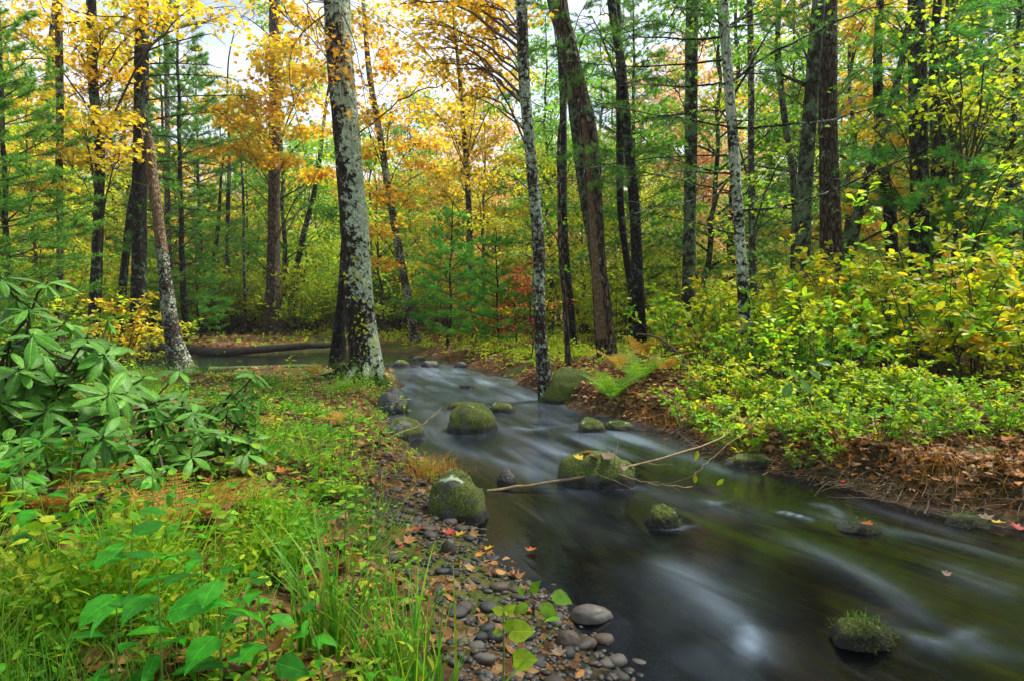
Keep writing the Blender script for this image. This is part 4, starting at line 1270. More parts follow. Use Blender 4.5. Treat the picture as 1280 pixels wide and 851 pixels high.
# ------------------------------------------------------------------ pines
def pine(name, label, H, rad, z0, mat, nmat, bark='bark_dark', whorl=.45, tuft_n=16, nl=.18, dens=1.0, base_r=.11, cat='pine tree'):
    root = empty(name, (0, 0, 0), label, cat)
    mw, ml = MB(), MB()
    P = np.column_stack([np.cumsum(rng.normal(0, .02, 24)), np.cumsum(rng.normal(0, .02, 24)), np.linspace(-.1, H, 24)])
    tube(mw, P, np.linspace(base_r, .015, 24), 10, rough=.05)
    TP, TD = [], []
    z = z0
    mb_b = MB()
    while z < H - .3:
        t = (z - z0) / (H - z0)
        L = rad * (1 - t) ** .7 * random.uniform(.8, 1.15) * (0.6 + .4 * min(1, t * 5))
        i = min(22, int((z + .1) / (H + .1) * 23))
        c = P[i]
        nb = random.randint(4, 6)
        a0 = random.uniform(0, 6.28)
        for b_ in range(nb):
            a = a0 + b_ * 6.28 / nb + random.uniform(-.3, .3)
            ll = L * random.uniform(.6, 1.1)
            B = branch_path([c[0], c[1], z], (math.cos(a), math.sin(a), .15 + .5 * t), ll, 7, -.01, .06)
            tube(mb_b, B, np.linspace(.006 + .008 * ll, .004, 8), 5)
            for s in range(max(3, int(ll * 5 * dens))):
                j = random.randint(2, 6)
                tdir = norm(B[j + 1] - B[j])
                side = norm(np.cross(tdir, [0, 0, 1])) * random.choice((-1, 1))
                q0 = B[j] + (B[j + 1] - B[j]) * random.random()
                d = tdir * random.uniform(.3, 1) + side * random.uniform(0, .9) + np.array([0, 0, random.uniform(-.1, .25)])
                l2 = random.uniform(.12, .45) * min(1.2, ll)
                e = q0 + norm(d) * l2
                tube(mb_b, np.array([q0, e]), [.005, .002], 3, closed_end=False)
                for u in np.arange(.3, 1.01, .22):
                    TP.append(q0 + (e - q0) * u); TD.append(norm(d))
        z += whorl * random.uniform(.7, 1.3)
    TP, TD = np.array(TP), np.array(TD)
    n = len(TP) * tuft_n
    P_ = np.repeat(TP, tuft_n, 0)
    D_ = np.repeat(TD, tuft_n, 0) * .6 + rng.normal(0, .6, (n, 3)) + np.array([0, 0, .12])
    leaves(ml, P_, D_, rng.normal(0, 1, (n, 3)), nl * rng.uniform(.6, 1.2, n), 'needle', wid=2.0)
    a = mw.build('trunk', M[bark], root)
    b1 = mb_b.build('branches', M['twig'], root)
    c = ml.build('needles', M[nmat], root)
    KIDS[root.name] = [a, b1, c]
    return root


def hardwood(name, label, H, z0, rad, nlimb, nleaf, lsize, lmat, bark, r0=.09, kind='quad', flat=.3, lean=.03, cat='tree', bend=.05, fork=True):
    root = empty(name, (0, 0, 0), label, cat)
    mw, ml, mbm = MB(), MB(), MB()
    n = 26
    P = np.column_stack([np.cumsum(rng.normal(lean * H / n, bend, n)), np.cumsum(rng.normal(0, bend, n)), np.linspace(-.15, H * .95, n)])
    rr = np.linspace(r0, r0 * .18, n)
    rr[:3] *= np.array([1.4, 1.25, 1.1])
    tube(mw, P, rr, 10, rough=.07, seed=random.uniform(0, 50))
    for k in range(nlimb):
        t = z0 / H + (1 - z0 / H) * (k + random.random()) / nlimb * .95
        i = min(n - 2, int(t * n))
        a = random.uniform(0, 6.28)
        prof = math.sin(min(1, (t - z0 / H) / (1 - z0 / H) * .8 + .25) * math.pi) ** .6
        L = rad * prof * random.uniform(.6, 1.15)
        B = branch_path(P[i], (math.cos(a), math.sin(a), random.uniform(.1, .8)), L, 8, .0, .12)
        tube(mbm, B, np.linspace(min(rr[i] * .6, .012 + .012 * L), .005, 9), 5)
        m = max(3, int(L * 3))
        for s in range(m):
            j = random.randint(3, 8)
            tdir = norm(B[min(8, j)] - B[j - 1])
            d = tdir * .5 + rand_dirs(1, -.3, .5)[0]
            e = B[j] + norm(d) * random.uniform(.3, .9) * min(1.3, .5 + L * .4)
            spray(ml, mbm, B[j], e, nleaf, lsize, .30 + .06 * L, kind, flat, .006)
    a = mw.build('trunk', M[bark], root)
    b1 = mbm.build('limbs', M[bark], root)
    c = ml.build('crown', M[lmat], root)
    KIDS[root.name] = [a, b1, c]
    return root


def shrub(name, label, H, rad, stems, lper, lsize, lmat, kind='quad', cat='shrub', up=.9, tw=6, smat='twig', tilt=.5):
    root = empty(name, (0, 0, 0), label, cat)
    mw, ml = MB(), MB()
    for s in range(stems):
        a = random.uniform(0, 6.28)
        h = H * random.uniform(.55, 1.08)
        out_ = rad * random.uniform(.15, 1)
        d = np.array([math.cos(a) * out_, math.sin(a) * out_, h * up])
        p0 = np.array([math.cos(a) * .08 * rad, math.sin(a) * .08 * rad, -.05])
        B = branch_path(p0, d, np.linalg.norm(d), 9, .02, .08)
        tube(mw, B, np.linspace(.004 + .006 * H, .002, 10), 5)
        for k in range(tw):
            j = random.randint(3, 9)
            dd = rand_dirs(1, -.1, .6)[0] + .4 * norm(B[j] - B[j - 1])
            l2 = random.uniform(.15, .42) * H * .55
            Q = branch_path(B[j], dd, l2, 5, .01, .12)
            tube(mw, Q, np.linspace(.004, .0015, 6), 3, closed_end=False)
            n = lper
            t = rng.uniform(.1, 1, n) * 4.99
            i = t.astype(int)
            C = Q[i] + (Q[i + 1] - Q[i]) * (t - i)[:, None]
            D = norm(Q[i + 1] - Q[i]) * .6 + rng.normal(0, .6, (n, 3))
            D[:, 2] = D[:, 2] * .5
            leaves(ml, C, D, up_normals(n, tilt), lsize * rng.uniform(.55, 1.25, n), kind)
    a = mw.build('stems', M[smat], root)
    b = ml.build('foliage', M[lmat], root)
    KIDS[root.name] = [a, b]
    return root


HIDE = []           # prototypes are themselves placed first, so nothing is hidden
USED = set()


def place(root, x, y, rz, sc, label, group):
    z = gz(x, y)
    if root.name not in USED:
        USED.add(root.name)
        root.location = (x, y, z)
        root.rotation_euler = (0, 0, rz)
        root.scale = sc if isinstance(sc, tuple) else (sc, sc, sc)
        root['label'] = label
        root['group'] = group
        return root
    return copy_tree(root, (x, y, z), rz, sc, label, group)


def px_place(root, px, Y, sc, label, group, rz=None):
    x = (px - 640) / FPX * (Y * math.cos(PITCH) + 1.0 * math.sin(PITCH))
    return place(root, x, Y, random.uniform(0, 6.28) if rz is None else rz, sc, label, group)


pineA = pine('pine_tree', '', 12, 2.6, 1.8, None, 'needle', nl=.14, dens=1.1)
pineB = pine('pine_tree', '', 9, 2.2, .8, None, 'needle', nl=.13, dens=1.2, base_r=.08)
pineC = pine('pine_sapling', '', 4.2, 1.7, .5, None, 'needle_bright', nl=.13, dens=1.4, base_r=.04, whorl=.32)

PIN = [(pineA, 232, 18.5, .95, 'tall soft green pine right behind the broken snag'), (pineA, 215, 24, 1.0, 'tall soft green pine behind the dark pine trunk'),
       (pineA, 255, 28, 1.05, 'tall pale green pine between the snag and the tall brown trunk'),
       (pineB, 20, 13, 1.0, 'dark green pine behind the rhododendron, at the edge of the wood'),
       (pineB, -40, 10.5, .9, 'deep green pine bough tree nearest the rhododendron'),
       (pineA, 150, 30, 1.1, 'green pine behind the wavy black trunk'),
       (pineB, 310, 34, 1.3, 'pine standing behind the tall brown trunk, its top against the sky'),
       (pineC, 560, 19, 1.05, 'bright green young pine at the far bend of the brook'),
       (pineC, 625, 17, .8, 'small bright green pine beside the water-edge tree'),
       (pineC, 250, 22, .8, 'young pine behind the snag'),
       (pineB, 1165, 13.5, 1.1, 'dark pine above the tall bushes beside the thickest trunk'),
       (pineB, 1260, 12.0, 1.0, 'dark green pine over the bushes at the edge of the right-hand wood'),
       (pineA, 1215, 19, 1.0, 'tall pine deep in the shade behind the slim yellow-leaved trunk'),
       (pineA, 990, 20, 1.0, 'pine behind the leaning lichen trunk'),
       (pineA, 790, 19, .95, 'tall wispy pine behind the forked dark trunk'),
       (pineA, 500, 44, 1.0, 'far pine beyond the leaning speckled trunk'),
       (pineC, 1190, 11, .75, 'young pine among the tall yellow-green bushes'),
       ]
for pr, px, Y, sc, lab in PIN:
    px_place(pr, px, Y, sc, lab, 'pines in the wood')

# wispy pine boughs of tree 7/10 reaching over, from trunks nearer than the frame top
def bough(k, lst, Y, nmat):
    root, S, base = HS[k]
    ml, mw = MB(), MB()
    for (x0, y0, x1, y1, dY) in lst:
        p0, p1 = at_y(x0, y0, Y), at_y(x1, y1, Y + dY)
        zt = p0[2]
        i = int(np.argmin(np.abs(S[:, 2] - zt)))
        P = smooth_path([S[i, :3], p0 * .5 + S[i, :3] * .5, p0, (p0 + p1) / 2 + [0, 0, .1], p1], 16)
        tube(mw, P, np.linspace(.014, .003, 16), 5)
        TP, TD = [], []
        for s in range(30):
            j = random.randint(5, 14)
            t = norm(P[j + 1] - P[j])
            d = norm(t * .8 + rand_dirs(1, -.5, .4)[0] * .8)
            l2 = random.uniform(.1, .35)
            tube(mw, np.array([P[j], P[j] + d * l2]), [.004, .0015], 3, closed_end=False)
            for u in (.4, .6, .8, 1):
                TP.append(P[j] + d * l2 * u); TD.append(d)
        TP, TD = np.array(TP), np.array(TD)
        m = 16
        n = len(TP) * m
        leaves(ml, np.repeat(TP, m, 0), np.repeat(TD, m, 0) * .8 + rng.normal(0, .5, (n, 3)), rng.normal(0, 1, (n, 3)), .10 * rng.uniform(.6, 1.2, n), 'needle', wid=1.0)
    mw.build('boughs', M['twig'], root, base=base)
    ml.build('needles', M[nmat], root, base=base)


bough(7, [(735, 40, 790, 60, -.5), (745, 80, 700, 110, -.5), (760, 190, 700, 200, -1), (740, 205, 790, 225, -.6), (700, 60, 650, 75, -.7), (750, 130, 810, 150, 0), (700, 20, 640, 5, .3), (730, 10, 800, 0, 0)], 11.5, 'needle')
bough(10, [(810, 190, 860, 215, -.5), (790, 215, 740, 235, -.6), (800, 100, 850, 110, -.3), (770, 40, 830, 30, 0), (820, 30, 880, 60, .3), (815, 150, 870, 160, 0)], 12.0, 'needle')
bough(13, [(960, 90, 1010, 60, .5), (890, 20, 840, 0, 0), (950, 30, 1000, 20, .3)], 8.4, 'needle')
bough(18, [(1120, 60, 1070, 50, -1), (1170, 40, 1230, 60, -1), (1110, 190, 1060, 205, -1), (1180, 190, 1250, 230, -1.5), (1180, 110, 1260, 120, -1), (1100, 20, 1040, 10, -1), (1190, 250, 1270, 270, -1),
           (1120, 130, 1080, 140, -.5), (1170, 230, 1130, 260, -1), (1220, 10, 1290, 20, -1.5), (1120, 100, 1060, 90, -1.2), (1190, 80, 1280, 70, -1.8)], 10.0, 'needle_bright')

# ------------------------------------------------------------------ background wood
hwY = hardwood('maple_tree', '', 13, 2.5, 3.8, 28, 30, .19, 'leaf_yellow', 'bark_speck', .10)
hwO = hardwood('maple_tree', '', 13, 2.5, 3.6, 27, 30, .19, 'leaf_orange', 'bark_brown', .10)
hwP = hardwood('tree', '', 14, 2.5, 3.8, 27, 30, .20, 'leaf_pink', 'bark_grey', .11)
hwG = hardwood('tree', '', 13, 2.0, 3.6, 29, 30, .18, 'leaf_green', 'bark_green', .11)
hwL = hardwood('tree', '', 9, .8, 3.2, 28, 28, .16, 'leaf_yg', 'bark_speck', .07)
hwS = hardwood('tree', '', 17, 7.0, 3.6, 18, 16, .18, 'leaf_yg', 'bark_dark', .15)
hwD = hardwood('tree', '', 16, 6.8, 4.2, 26, 26, .17, 'leaf_green', 'bark_dark', .16)  # dense crown made for the unseen shade trees
hwT = hardwood('tree', '', 15, 6.0, 3.0, 16, 14, .17, 'leaf_yellow', 'bark_speck', .09, lean=.05)
smR = hardwood('sapling', '', 4.5, 1.0, 1.6, 12, 14, .12, 'leaf_red', 'bark_dark', .03, lean=.05, cat='sapling')
KINDW = {'Y': (hwY, 'yellow maple'), 'O': (hwO, 'orange maple'), 'P': (hwP, 'pinkish-orange tree'), 'G': (hwG, 'green leafy tree'), 'L': (hwL, 'low yellow-green tree'),
         'S': (hwS, 'tall dark tree'), 'T': (hwT, 'slender yellow-topped tree')}
MARKS = [(-60, 'the rhododendron'), (75, 'the slim brown trunk'), (120, 'the wavy black trunk'), (175, 'the dark pine trunk'), (215, 'the broken snag'), (262, 'the black crooked sapling'),
         (341, 'the tall brown trunk'), (400, 'the tilted dark trunk'), (455, 'the big lichen maple'), (519, 'the leaning speckled trunk'), (592, 'the thin middle trunk'),
         (678, 'the water-edge tree'), (752, 'the trunk with bare stripe'), (797, 'the forked dark trunk'), (861, 'the greenish-grey trunk'), (925, 'the pale lichen trunk'),
         (1003, 'the leaning lichen trunk'), (1040, 'the thick brown trunk'), (1075, 'the slanting slim trunk'), (1148, 'the thickest shaded trunk'), (1198, 'the slim yellow-leaved trunk'), (1290, 'the tall bushes')]
SEEN_LABELS = {}


def mark_label(kind, px, Y):
    ms = sorted(MARKS, key=lambda m: abs(m[0] - px))
    far = 'just behind' if Y < 22 else 'well behind' if Y < 34 else 'far beyond' if Y < 50 else 'in the distance beyond'
    tries_ = [f"{kind} {far} {ms[0][1]}", f"{kind} {far} {ms[0][1]}, towards {ms[1][1]}"]
    for adj in ('taller', 'broader', 'thinner', 'smaller', 'sparser', 'brighter', 'darker'):
        tries_.append(f"{adj} {kind} {far} {ms[0][1]}")
    for t in tries_:
        if t not in SEEN_LABELS and len(t.split()) <= 16:
            break
    SEEN_LABELS[t] = 1
    return t


def band(px):
    if px < 60: return 'OGSYGL'
    if px < 240: return 'OYSGLYGL'
    if px < 330: return 'GYLGS'
    if px < 430: return 'YGLGL'
    if px < 520: return 'YLYPLG'
    if px < 650: return 'YPLYLLG'
    if px < 760: return 'PGLLTG'
    if px < 900: return 'GGLTPG'
    return 'GGLSGY'


def wet(x, y, margin):
    return float(sdf(np.array([[x, y]]))[0]) < margin


taken = []
def free(x, y, dmin):
    for a, b in taken:
        if (a - x) ** 2 + (b - y) ** 2 < dmin * dmin:
            return False
    taken.append((x, y))
    return True


cnt = 0
tries = 0
while cnt < 190 and tries < 6000:
    tries += 1
    px = random.uniform(-120, 1400)
    Y = 17 + 55 * random.random() ** 0.9
    x = (px - 640) / FPX * Y
    if wet(x, Y, 1.2) or not free(x, Y, 1.4 + Y * .03):
        continue
    k = random.choice(band(px))
    if Y < 34 and 185 < px < 320:
        continue
    if Y < 26 and 230 < px < 640 and k in 'YOPG':
        continue                 # keep the flats across the back channel open
    # trees stay lower where the photograph shows sky over the brook
    sc = random.uniform(.85, 1.2)
    if 430 < px < 640 and Y > 26:
        sc = min(sc, (Y * (385 - random.uniform(0, 150)) / FPX + 1.4) / 13 * 1.0)
    if 240 < px <= 430 and Y > 26:
        sc = min(sc, (Y * (385 - random.uniform(-120, 60)) / FPX + 1.4) / 13)
    if 640 <= px < 900:
        sc = min(sc, (Y * (385 - random.uniform(-60, 160)) / FPX + 1.4) / 13) if k not in 'ST' else sc
    if sc < .35:
        continue
    kk, nm = KINDW[k]
    place(kk, x, Y, random.uniform(0, 6.28), sc, mark_label(nm, px, Y), 'trees of the wood behind the brook')
    cnt += 1

# unseen tall trees added round the viewer to shade near bank and water
for x, y, kk, sc, lab in ((-6.2, -1.2, hwD, .95, 'unseen tall dark tree beside the viewer, added to shade the near bank'), (-3.2, -2.6, hwS, 1.0, 'unseen tall dark tree added for shade behind the viewer'),
                          (5.5, -2.2, hwS, 1.0, 'unseen tall dark tree on the bank behind the viewer, added to shade the brook'), (8.2, 2.6, hwD, 1.05, 'unseen tall dark tree on the far bank, added to shade the water'),
                          (-9.5, 4.5, hwS, 1.0, 'unseen tall dark tree added for shade beyond the rhododendron'), (5.2, .6, hwD, 1.1, 'unseen tall dark tree over the brook, added for shade'), (5.6, 4.9, hwD, 1.1, 'unseen tall leafy tree close by on the far bank, added for shade'), (-4.6, 2.6, hwD, 1.05, 'unseen tall leafy tree beside the rhododendron, added for shade'), (10.5, 5.5, hwG, 1.1, 'unseen leafy tree on the far bank, added for shade')):
    place(kk, x, y, random.uniform(0, 6.28), sc, lab, 'trees of the wood behind the brook')
# pinkish small saplings seen behind the flats
for px, Y, sc, lab in ((232, 27, .9, 'small pinkish-red sapling on the flats behind the snag'), (640, 17.5, .6, 'small red-leaved sapling beside the water-edge tree'),
                       (660, 13.5, .55, 'thin red-leaved sapling right behind the water-edge tree'), (590, 34, 1.6, 'red sapling far beyond the brook bend')):
    px_place(smR, px, Y, sc, lab, 'red saplings')

# understorey bushes
shL = shrub('bush', '', 2.3, 1.5, 16, 12, .095, 'leaf_lime', 'quad', tw=8)
shY = shrub('bush', '', 2.0, 1.4, 14, 11, .10, 'leaf_yg', 'quad', tw=8)
shG = shrub('bush', '', 2.6, 1.5, 16, 12, .095, 'leaf_green', 'quad', tw=8)
shO = shrub('bush', '', 1.6, 1.2, 12, 11, .10, 'leaf_yellow', 'quad', tw=7)
for px, Y, pr, sc, lab in ((20, 12.5, shY, 1.0, 'yellowish bush peeping over the top of the large rhododendron'), (90, 14.5, shY, 1.1, 'yellow-green bush at the foot of the slim brown trunk'),
                           (135, 14.8, shO, 1.3, 'thin yellow bush before the wavy black trunk'), (165, 15.6, shY, .9, 'small yellow bush between wavy black trunk and pine trunk'),
                           (60, 18, shL, 1.3, 'lime bush behind the slim brown trunk, nearer than the pines'), (120, 19, shY, 1.3, 'broad yellow-green bush behind the wavy black trunk, near the pine'),
                           (-30, 14, shG, 1.2, 'green bush beside the large rhododendron')):
    px_place(pr, px, Y, sc, lab, 'bushes of the undergrowth')
for px in range(182, 430, 17):
    Y = random.uniform(25.2, 27.5)
    place(random.choice([shL, shL, shY]), (px - 640) / FPX * Y, Y, random.uniform(0, 6.28), random.uniform(1.0, 1.5), mark_label('bright bush at the edge of the flats', px, Y), 'bushes of the undergrowth')
cnt = tries = 0
while cnt < 70 and tries < 2000:
    tries += 1
    px, Y = random.uniform(170, 700), random.uniform(26.5, 42)
    x = (px - 640) / FPX * Y
    pr, nm = random.choice([(shL, 'lime bush'), (shL, 'lime bush'), (shY, 'yellow-green bush'), (shG, 'fresh green bush')])
    place(pr, x, Y, random.uniform(0, 6.28), (random.uniform(1.2, 1.6),) * 2 + (random.uniform(1.2, 2.0),), mark_label(nm, px, Y), 'bushes of the undergrowth')
    cnt += 1
cnt = tries = 0
while cnt < 200 and tries < 6000:
    tries += 1
    px = random.uniform(-150, 1430)
    Y = 13 + 32 * random.random()
    x = (px - 640) / FPX * Y
    if wet(x, Y, .8):
        continue
    if 180 < px < 560 and Y < 26.5:
        continue
    if 560 <= px < 840 and Y < 15:
        continue
    if 560 <= px < 700 and Y < 19:
        continue
    pr, nm = random.choice([(shL, 'lime-green bush'), (shL, 'lime-green bush'), (shY, 'yellow-green bush'), (shG, 'green bush'), (shO, 'low yellow bush')])
    place(pr, x, Y, random.uniform(0, 6.28), random.uniform(.8, 1.45), mark_label(nm, px, Y), 'bushes of the undergrowth')
    cnt += 1

# the farthest wood reads as one mass of leaves
mb = MB()
n = 120000
th = rng.uniform(-.85, .85, n)
rd = rng.uniform(70, 105, n)
X, Y = rd * np.sin(th), rd * np.cos(th)
top = 13 + 5 * fbm(np.column_stack([th * 14, rd * .04]), 4)
Z = 1.0 + rng.uniform(0, 1, n) * np.maximum(3, top)
keep = fbm(np.column_stack([X * .35, Y * .35, Z * .45]), 3) > -.45
P = np.column_stack([X, Y, Z])[keep]
leaves(mb, P, rand_dirs(len(P)), up_normals(len(P), .8), rng.uniform(.5, .9, len(P)), 'quad')
fw = mb.build('distant_wood', leaf_mat("distant_leaves", [(0.12, 0.34, 0.03), (0.36, 0.50, 0.04), (0.65, 0.56, 0.05), (0.72, 0.44, 0.08), (0.65, 0.34, 0.14)], nscale=.09, wn=.75, wo=0))
tag(fw, 'far mass of yellow, orange and green wood closing the view', 'wood', None, 'stuff')

# ------------------------------------------------------------------ right-bank bushes
near = []
for v in range(4):
    near.append(shrub('bank_shrub', '', 1.25, .85, 10, 8, .105, 'leaf_bank', 'oval', tw=7, up=1.0, tilt=.65))
tallA = shrub('spicebush', '', 2.5, 1.5, 13, 10, .10, 'leaf_lime', 'oval', tw=10, up=.9)
low = [shrub('bank_sprout', '', .45, .32, 6, 7, .055, 'leaf_bank', 'oval', tw=4, up=1.0, smat='stem_green', cat='seedling') for v in range(3)]
RB = [(850, 11, 1.0), (880, 10, .9), (905, 9.5, 1.0), (950, 9.3, 1.0), (975, 8.6, 1.05), (1000, 9.5, 1.2), (940, 7.9, .75), (1030, 8.4, 1.1), (1060, 9.2, 1.3), (1090, 8.0, 1.15), (990, 7.4, .8),
      (1040, 7.1, .85), (1120, 8.8, 1.2), (1150, 7.6, 1.15), (1180, 8.6, 1.3), (1215, 7.4, 1.2), (1250, 8.4, 1.3), (1280, 7.2, 1.25),
      (1320, 8.0, 1.3), (1360, 7.0, 1.2), (910, 8.4, .6), (1300, 6.5, .9), (880, 12.5, 1.3), (930, 12, 1.4), (830, 13, 1.1), (960, 6.9, .5), (1150, 5.8, .4), (920, 6.9, .5), (880, 7.6, .5)]
bwords = ['lush lime', 'yellow-tipped', 'dense', 'golden-leaved', 'loose light green', 'leggy yellow-green']
def uniq(t):
    if len(t.split()) > 15:
        t = t.replace('very ', '').replace('the ', '', 1)
    for v in [t] + [f"{a} {t}" for a in ('taller', 'smaller', 'broader', 'looser', 'bushier')]:
        if v not in SEEN_LABELS and len(v.split()) <= 16:
            break
    SEEN_LABELS[v] = 1
    return v


for i, (px, Y, sc) in enumerate(RB):
    mk = min(MARKS, key=lambda m: abs(m[0] - px))[1].replace('the trunk with bare stripe', 'the striped trunk').replace('the slim yellow-leaved trunk', 'the yellow-leaved trunk')
    row = 'at the very edge of the bank below' if Y < 6.3 else 'on the bank edge below' if Y < 7 else 'in front of' if Y < 8.5 else 'close to' if Y < 10 else 'behind the front bushes near'
    px_place(near[i % 4], px, Y, sc * random.uniform(.95, 1.05), uniq(f"{bwords[i % 6]} bush {row} {mk}"), 'bushes on the far bank')
for px, Y, sc, lab in ((1130, 8.9, 1.0, 'tallest yellow-green spreading bush before the shaded trunks'), (1235, 9.3, .95, 'tall spreading bush beside the tallest one, near the dark pine'),
                       (1050, 10.2, .85, 'spreading bush at the foot of the thick brown trunk'), (1320, 9, 1.0, 'tall spreading bush at the end of the bushes')):
    px_place(tallA, px, Y, sc, lab, 'tall bushes on the far bank')
cnt = tries = 0
while cnt < 60 and tries < 3000:
    tries += 1
    px, Y = random.uniform(850, 1330), random.uniform(5.0, 7.6)
    x = (px - 640) / FPX * Y
    d = float(sdf(np.array([[x, Y]]))[0])
    if d < .08 or d > 2.4 or not free(x, Y, .12):
        continue
    mk = min(MARKS, key=lambda m: abs(m[0] - px))[1]
    place(low[cnt % 3], x, Y, random.uniform(0, 6.28), random.uniform(.6, 1.3), f"small bright green sprout on the bank below {mk}", 'sprouts on the far bank')
    cnt += 1

# ------------------------------------------------------------------ rhododendron
def rhodo(label, loc, stems, ls=.155):
    root = empty('rhododendron', loc, label, 'shrub', 'rhododendrons on the near bank')
    mw = MB()
    loc = np.array(loc)
    ml = MB()
    for (tx, ty, tY, nw) in stems:
        e = at_y(tx, ty, tY)
        mid = loc * .45 + e * .55 + np.array([random.uniform(-.15, .15), random.uniform(-.1, .1), -.06])
        P = smooth_path([loc + rng.normal(0, .05, 3) * [1, 1, 0], mid, e], 14)
        P[2:-1] += rng.normal(0, .012, P[2:-1].shape)
        tube(mw, P, np.linspace(.016, .005, 14), 7)
        tips = [(P[-1], norm(P[-1] - P[-3]))]
        for k in range(nw):
            j = random.randint(6, 12)
            t = norm(P[j] - P[j - 1])
            Q = branch_path(P[j], t * .6 + rand_dirs(1, 0, .8)[0] * .9, random.uniform(.12, .34), 5, -.05, .1)
            tube(mw, Q, np.linspace(.007, .004, 6), 6)
            tips.append((Q[-1], norm(Q[-1] - Q[-2])))
        for q, t in tips:
            ax = norm(t + np.array([0, 0, .7]))
            u = norm(np.cross(ax, [1, .3, 0])); v = np.cross(ax, u)
            n = random.randint(7, 10)
            a0 = random.uniform(0, 6.28)
            for k in range(n):
                a = a0 + k * 2.4
                el = random.uniform(-.85, .4)
                d = (u * math.cos(a) + v * math.sin(a)) * math.cos(el) + ax * math.sin(el)
                nrm = ax + rng.normal(0, .15, 3)
                if abs(float(np.dot(norm(d), norm(nrm)))) > .9:
                    nrm = nrm + np.array([.5, 0, 0])
                leaves(ml, [q + ax * random.uniform(-.03, .0)], [d], [nrm], ls * random.uniform(.7, 1.2), 'rhodo', smooth=True, wid=random.uniform(.95, 1.2))
    mw.build('stems', M['twig'], root, base=loc)
    ml.build('foliage', M['rhodo'], root, base=loc)
    return root


def gpt(px, Y):
    x = (px - 640) / FPX * Y
    return np.array([x, Y, gz(x, Y)])


rhodo('large rhododendron with whorls of long green leaves, tallest at the forest edge', gpt(-40, 4.0),
      [(60, 352, 3.6, 2), (20, 370, 3.5, 1), (110, 420, 3.4, 4), (140, 430, 3.7, 3), (60, 430, 3.5, 4), (30, 460, 3.3, 4), (90, 470, 3.5, 4), (20, 420, 3.8, 3), (-20, 400, 3.4, 3),
       (120, 500, 3.5, 3), (60, 510, 3.3, 3), (0, 500, 3.2, 3), (160, 490, 3.6, 2), (200, 500, 3.7, 2), (10, 550, 3.0, 2), (-40, 440, 3.3, 3), (90, 445, 3.8, 3), (30, 525, 3.6, 3), (140, 515, 3.3, 2), (180, 470, 4.0, 1)])
rhodo('low rhododendron spreading in the middle of the near bank, pale grey-green leaves', gpt(215, 3.9),
      [(180, 520, 3.6, 2), (230, 500, 3.8, 3), (300, 500, 4.0, 3), (320, 530, 4.0, 3), (270, 540, 3.8, 3), (210, 545, 3.6, 3), (290, 490, 4.1, 2), (325, 550, 3.9, 2), (160, 550, 3.4, 2), (240, 570, 3.5, 2), (180, 500, 3.9, 1)], .135)
rhodo('small rhododendron shoot with few whorls beneath the large one', gpt(120, 3.3),
      [(200, 585, 3.1, 1), (110, 560, 3.1, 2), (60, 580, 3.0, 2), (150, 590, 3.0, 1), (20, 590, 2.8, 1)], .13)

# ------------------------------------------------------------------ ground cover (nobody could count it)
def scatter_land(n, xr, yr, dens, dmin=0.02, side=None):
    out_ = []
    while len(out_) < n:
        m = n * 3
        y = yr[0] * (yr[1] / yr[0]) ** rng.random(m)
        x = rng.uniform(xr[0], xr[1], m) * (y / yr[1] * .9 + .1) if xr[2] else rng.uniform(xr[0], xr[1], m)
        P = np.column_stack([x, y])
        d = sdf(P)
        ok = d > dmin
        if side is not None:
            s, o = centre_uv(P)
            ok &= (o < 0) if side == 'L' else (o > 0)
        if dens is not None:
            ok &= rng.random(m) < dens(P, d)
        out_ += list(P[ok])
    return np.array(out_[:n])


def plantlets(P, nl, size, hgt, kind, mb, up=.5):
    Z = ground_z(P)
    n = len(P)
    h = hgt * rng.uniform(.3, 1.2, n) * (.45 + 1.5 * sstep(fbm(P * 1.5 + 20, 2), -.2, .7))
    c = np.column_stack([P, Z])
    C = np.repeat(c, nl, 0)
    hh = np.repeat(h, nl) * rng.uniform(.3, 1, n * nl)
    lean = np.repeat(rng.normal(0, .25, (n, 2)), nl, 0)
    C[:, :2] += lean * hh[:, None] + rng.normal(0, .25, (n * nl, 2)) * np.repeat(h, nl)[:, None]
    C[:, 2] += hh
    D = rng.normal(0, 1, (n * nl, 3)); D[:, 2] = np.abs(D[:, 2]) * up - .1
    leaves(mb, C, D, up_normals(n * nl, .5), size * rng.uniform(.5, 1.3, n * nl), kind)
    B = np.repeat(c, nl, 0)
    k = B[:, 1] < 5
    B, T = B[k], C[k]
    ln = np.linalg.norm(T - B, axis=1)
    leaves(mb, B, T - B, rng.normal(0, 1, (len(B), 3)) + [0, -1, 0], ln, 'needle', wid=.22)


FERN_SPOTS = [((px - 640) / FPX * Y, Y, fr) for px, Y, fr in ((215, 2.75, .42), (60, 2.9, .42), (242, 3.35, .25), (310, 3.2, .3), (160, 3.1, .3), (330, 6.0, .4), (100, 2.2, .2), (420, 6.5, .35), (392, 9.2, .5))]


def gravel_free(P, d):
    """less green on the gravel edge"""
    near = sstep(P[:, 1], 5.6, 4.6)
    g = 1 - near * (1 - sstep(d, .45, .95))
    g = g * np.where((P[:, 1] < 2.5) & (P[:, 0] > -.15 * P[:, 1]), 0, 1)
    for fx, fy, fr in FERN_SPOTS:
        g = g * sstep(np.hypot(P[:, 0] - fx, P[:, 1] - fy), fr * .5, fr)
    return g


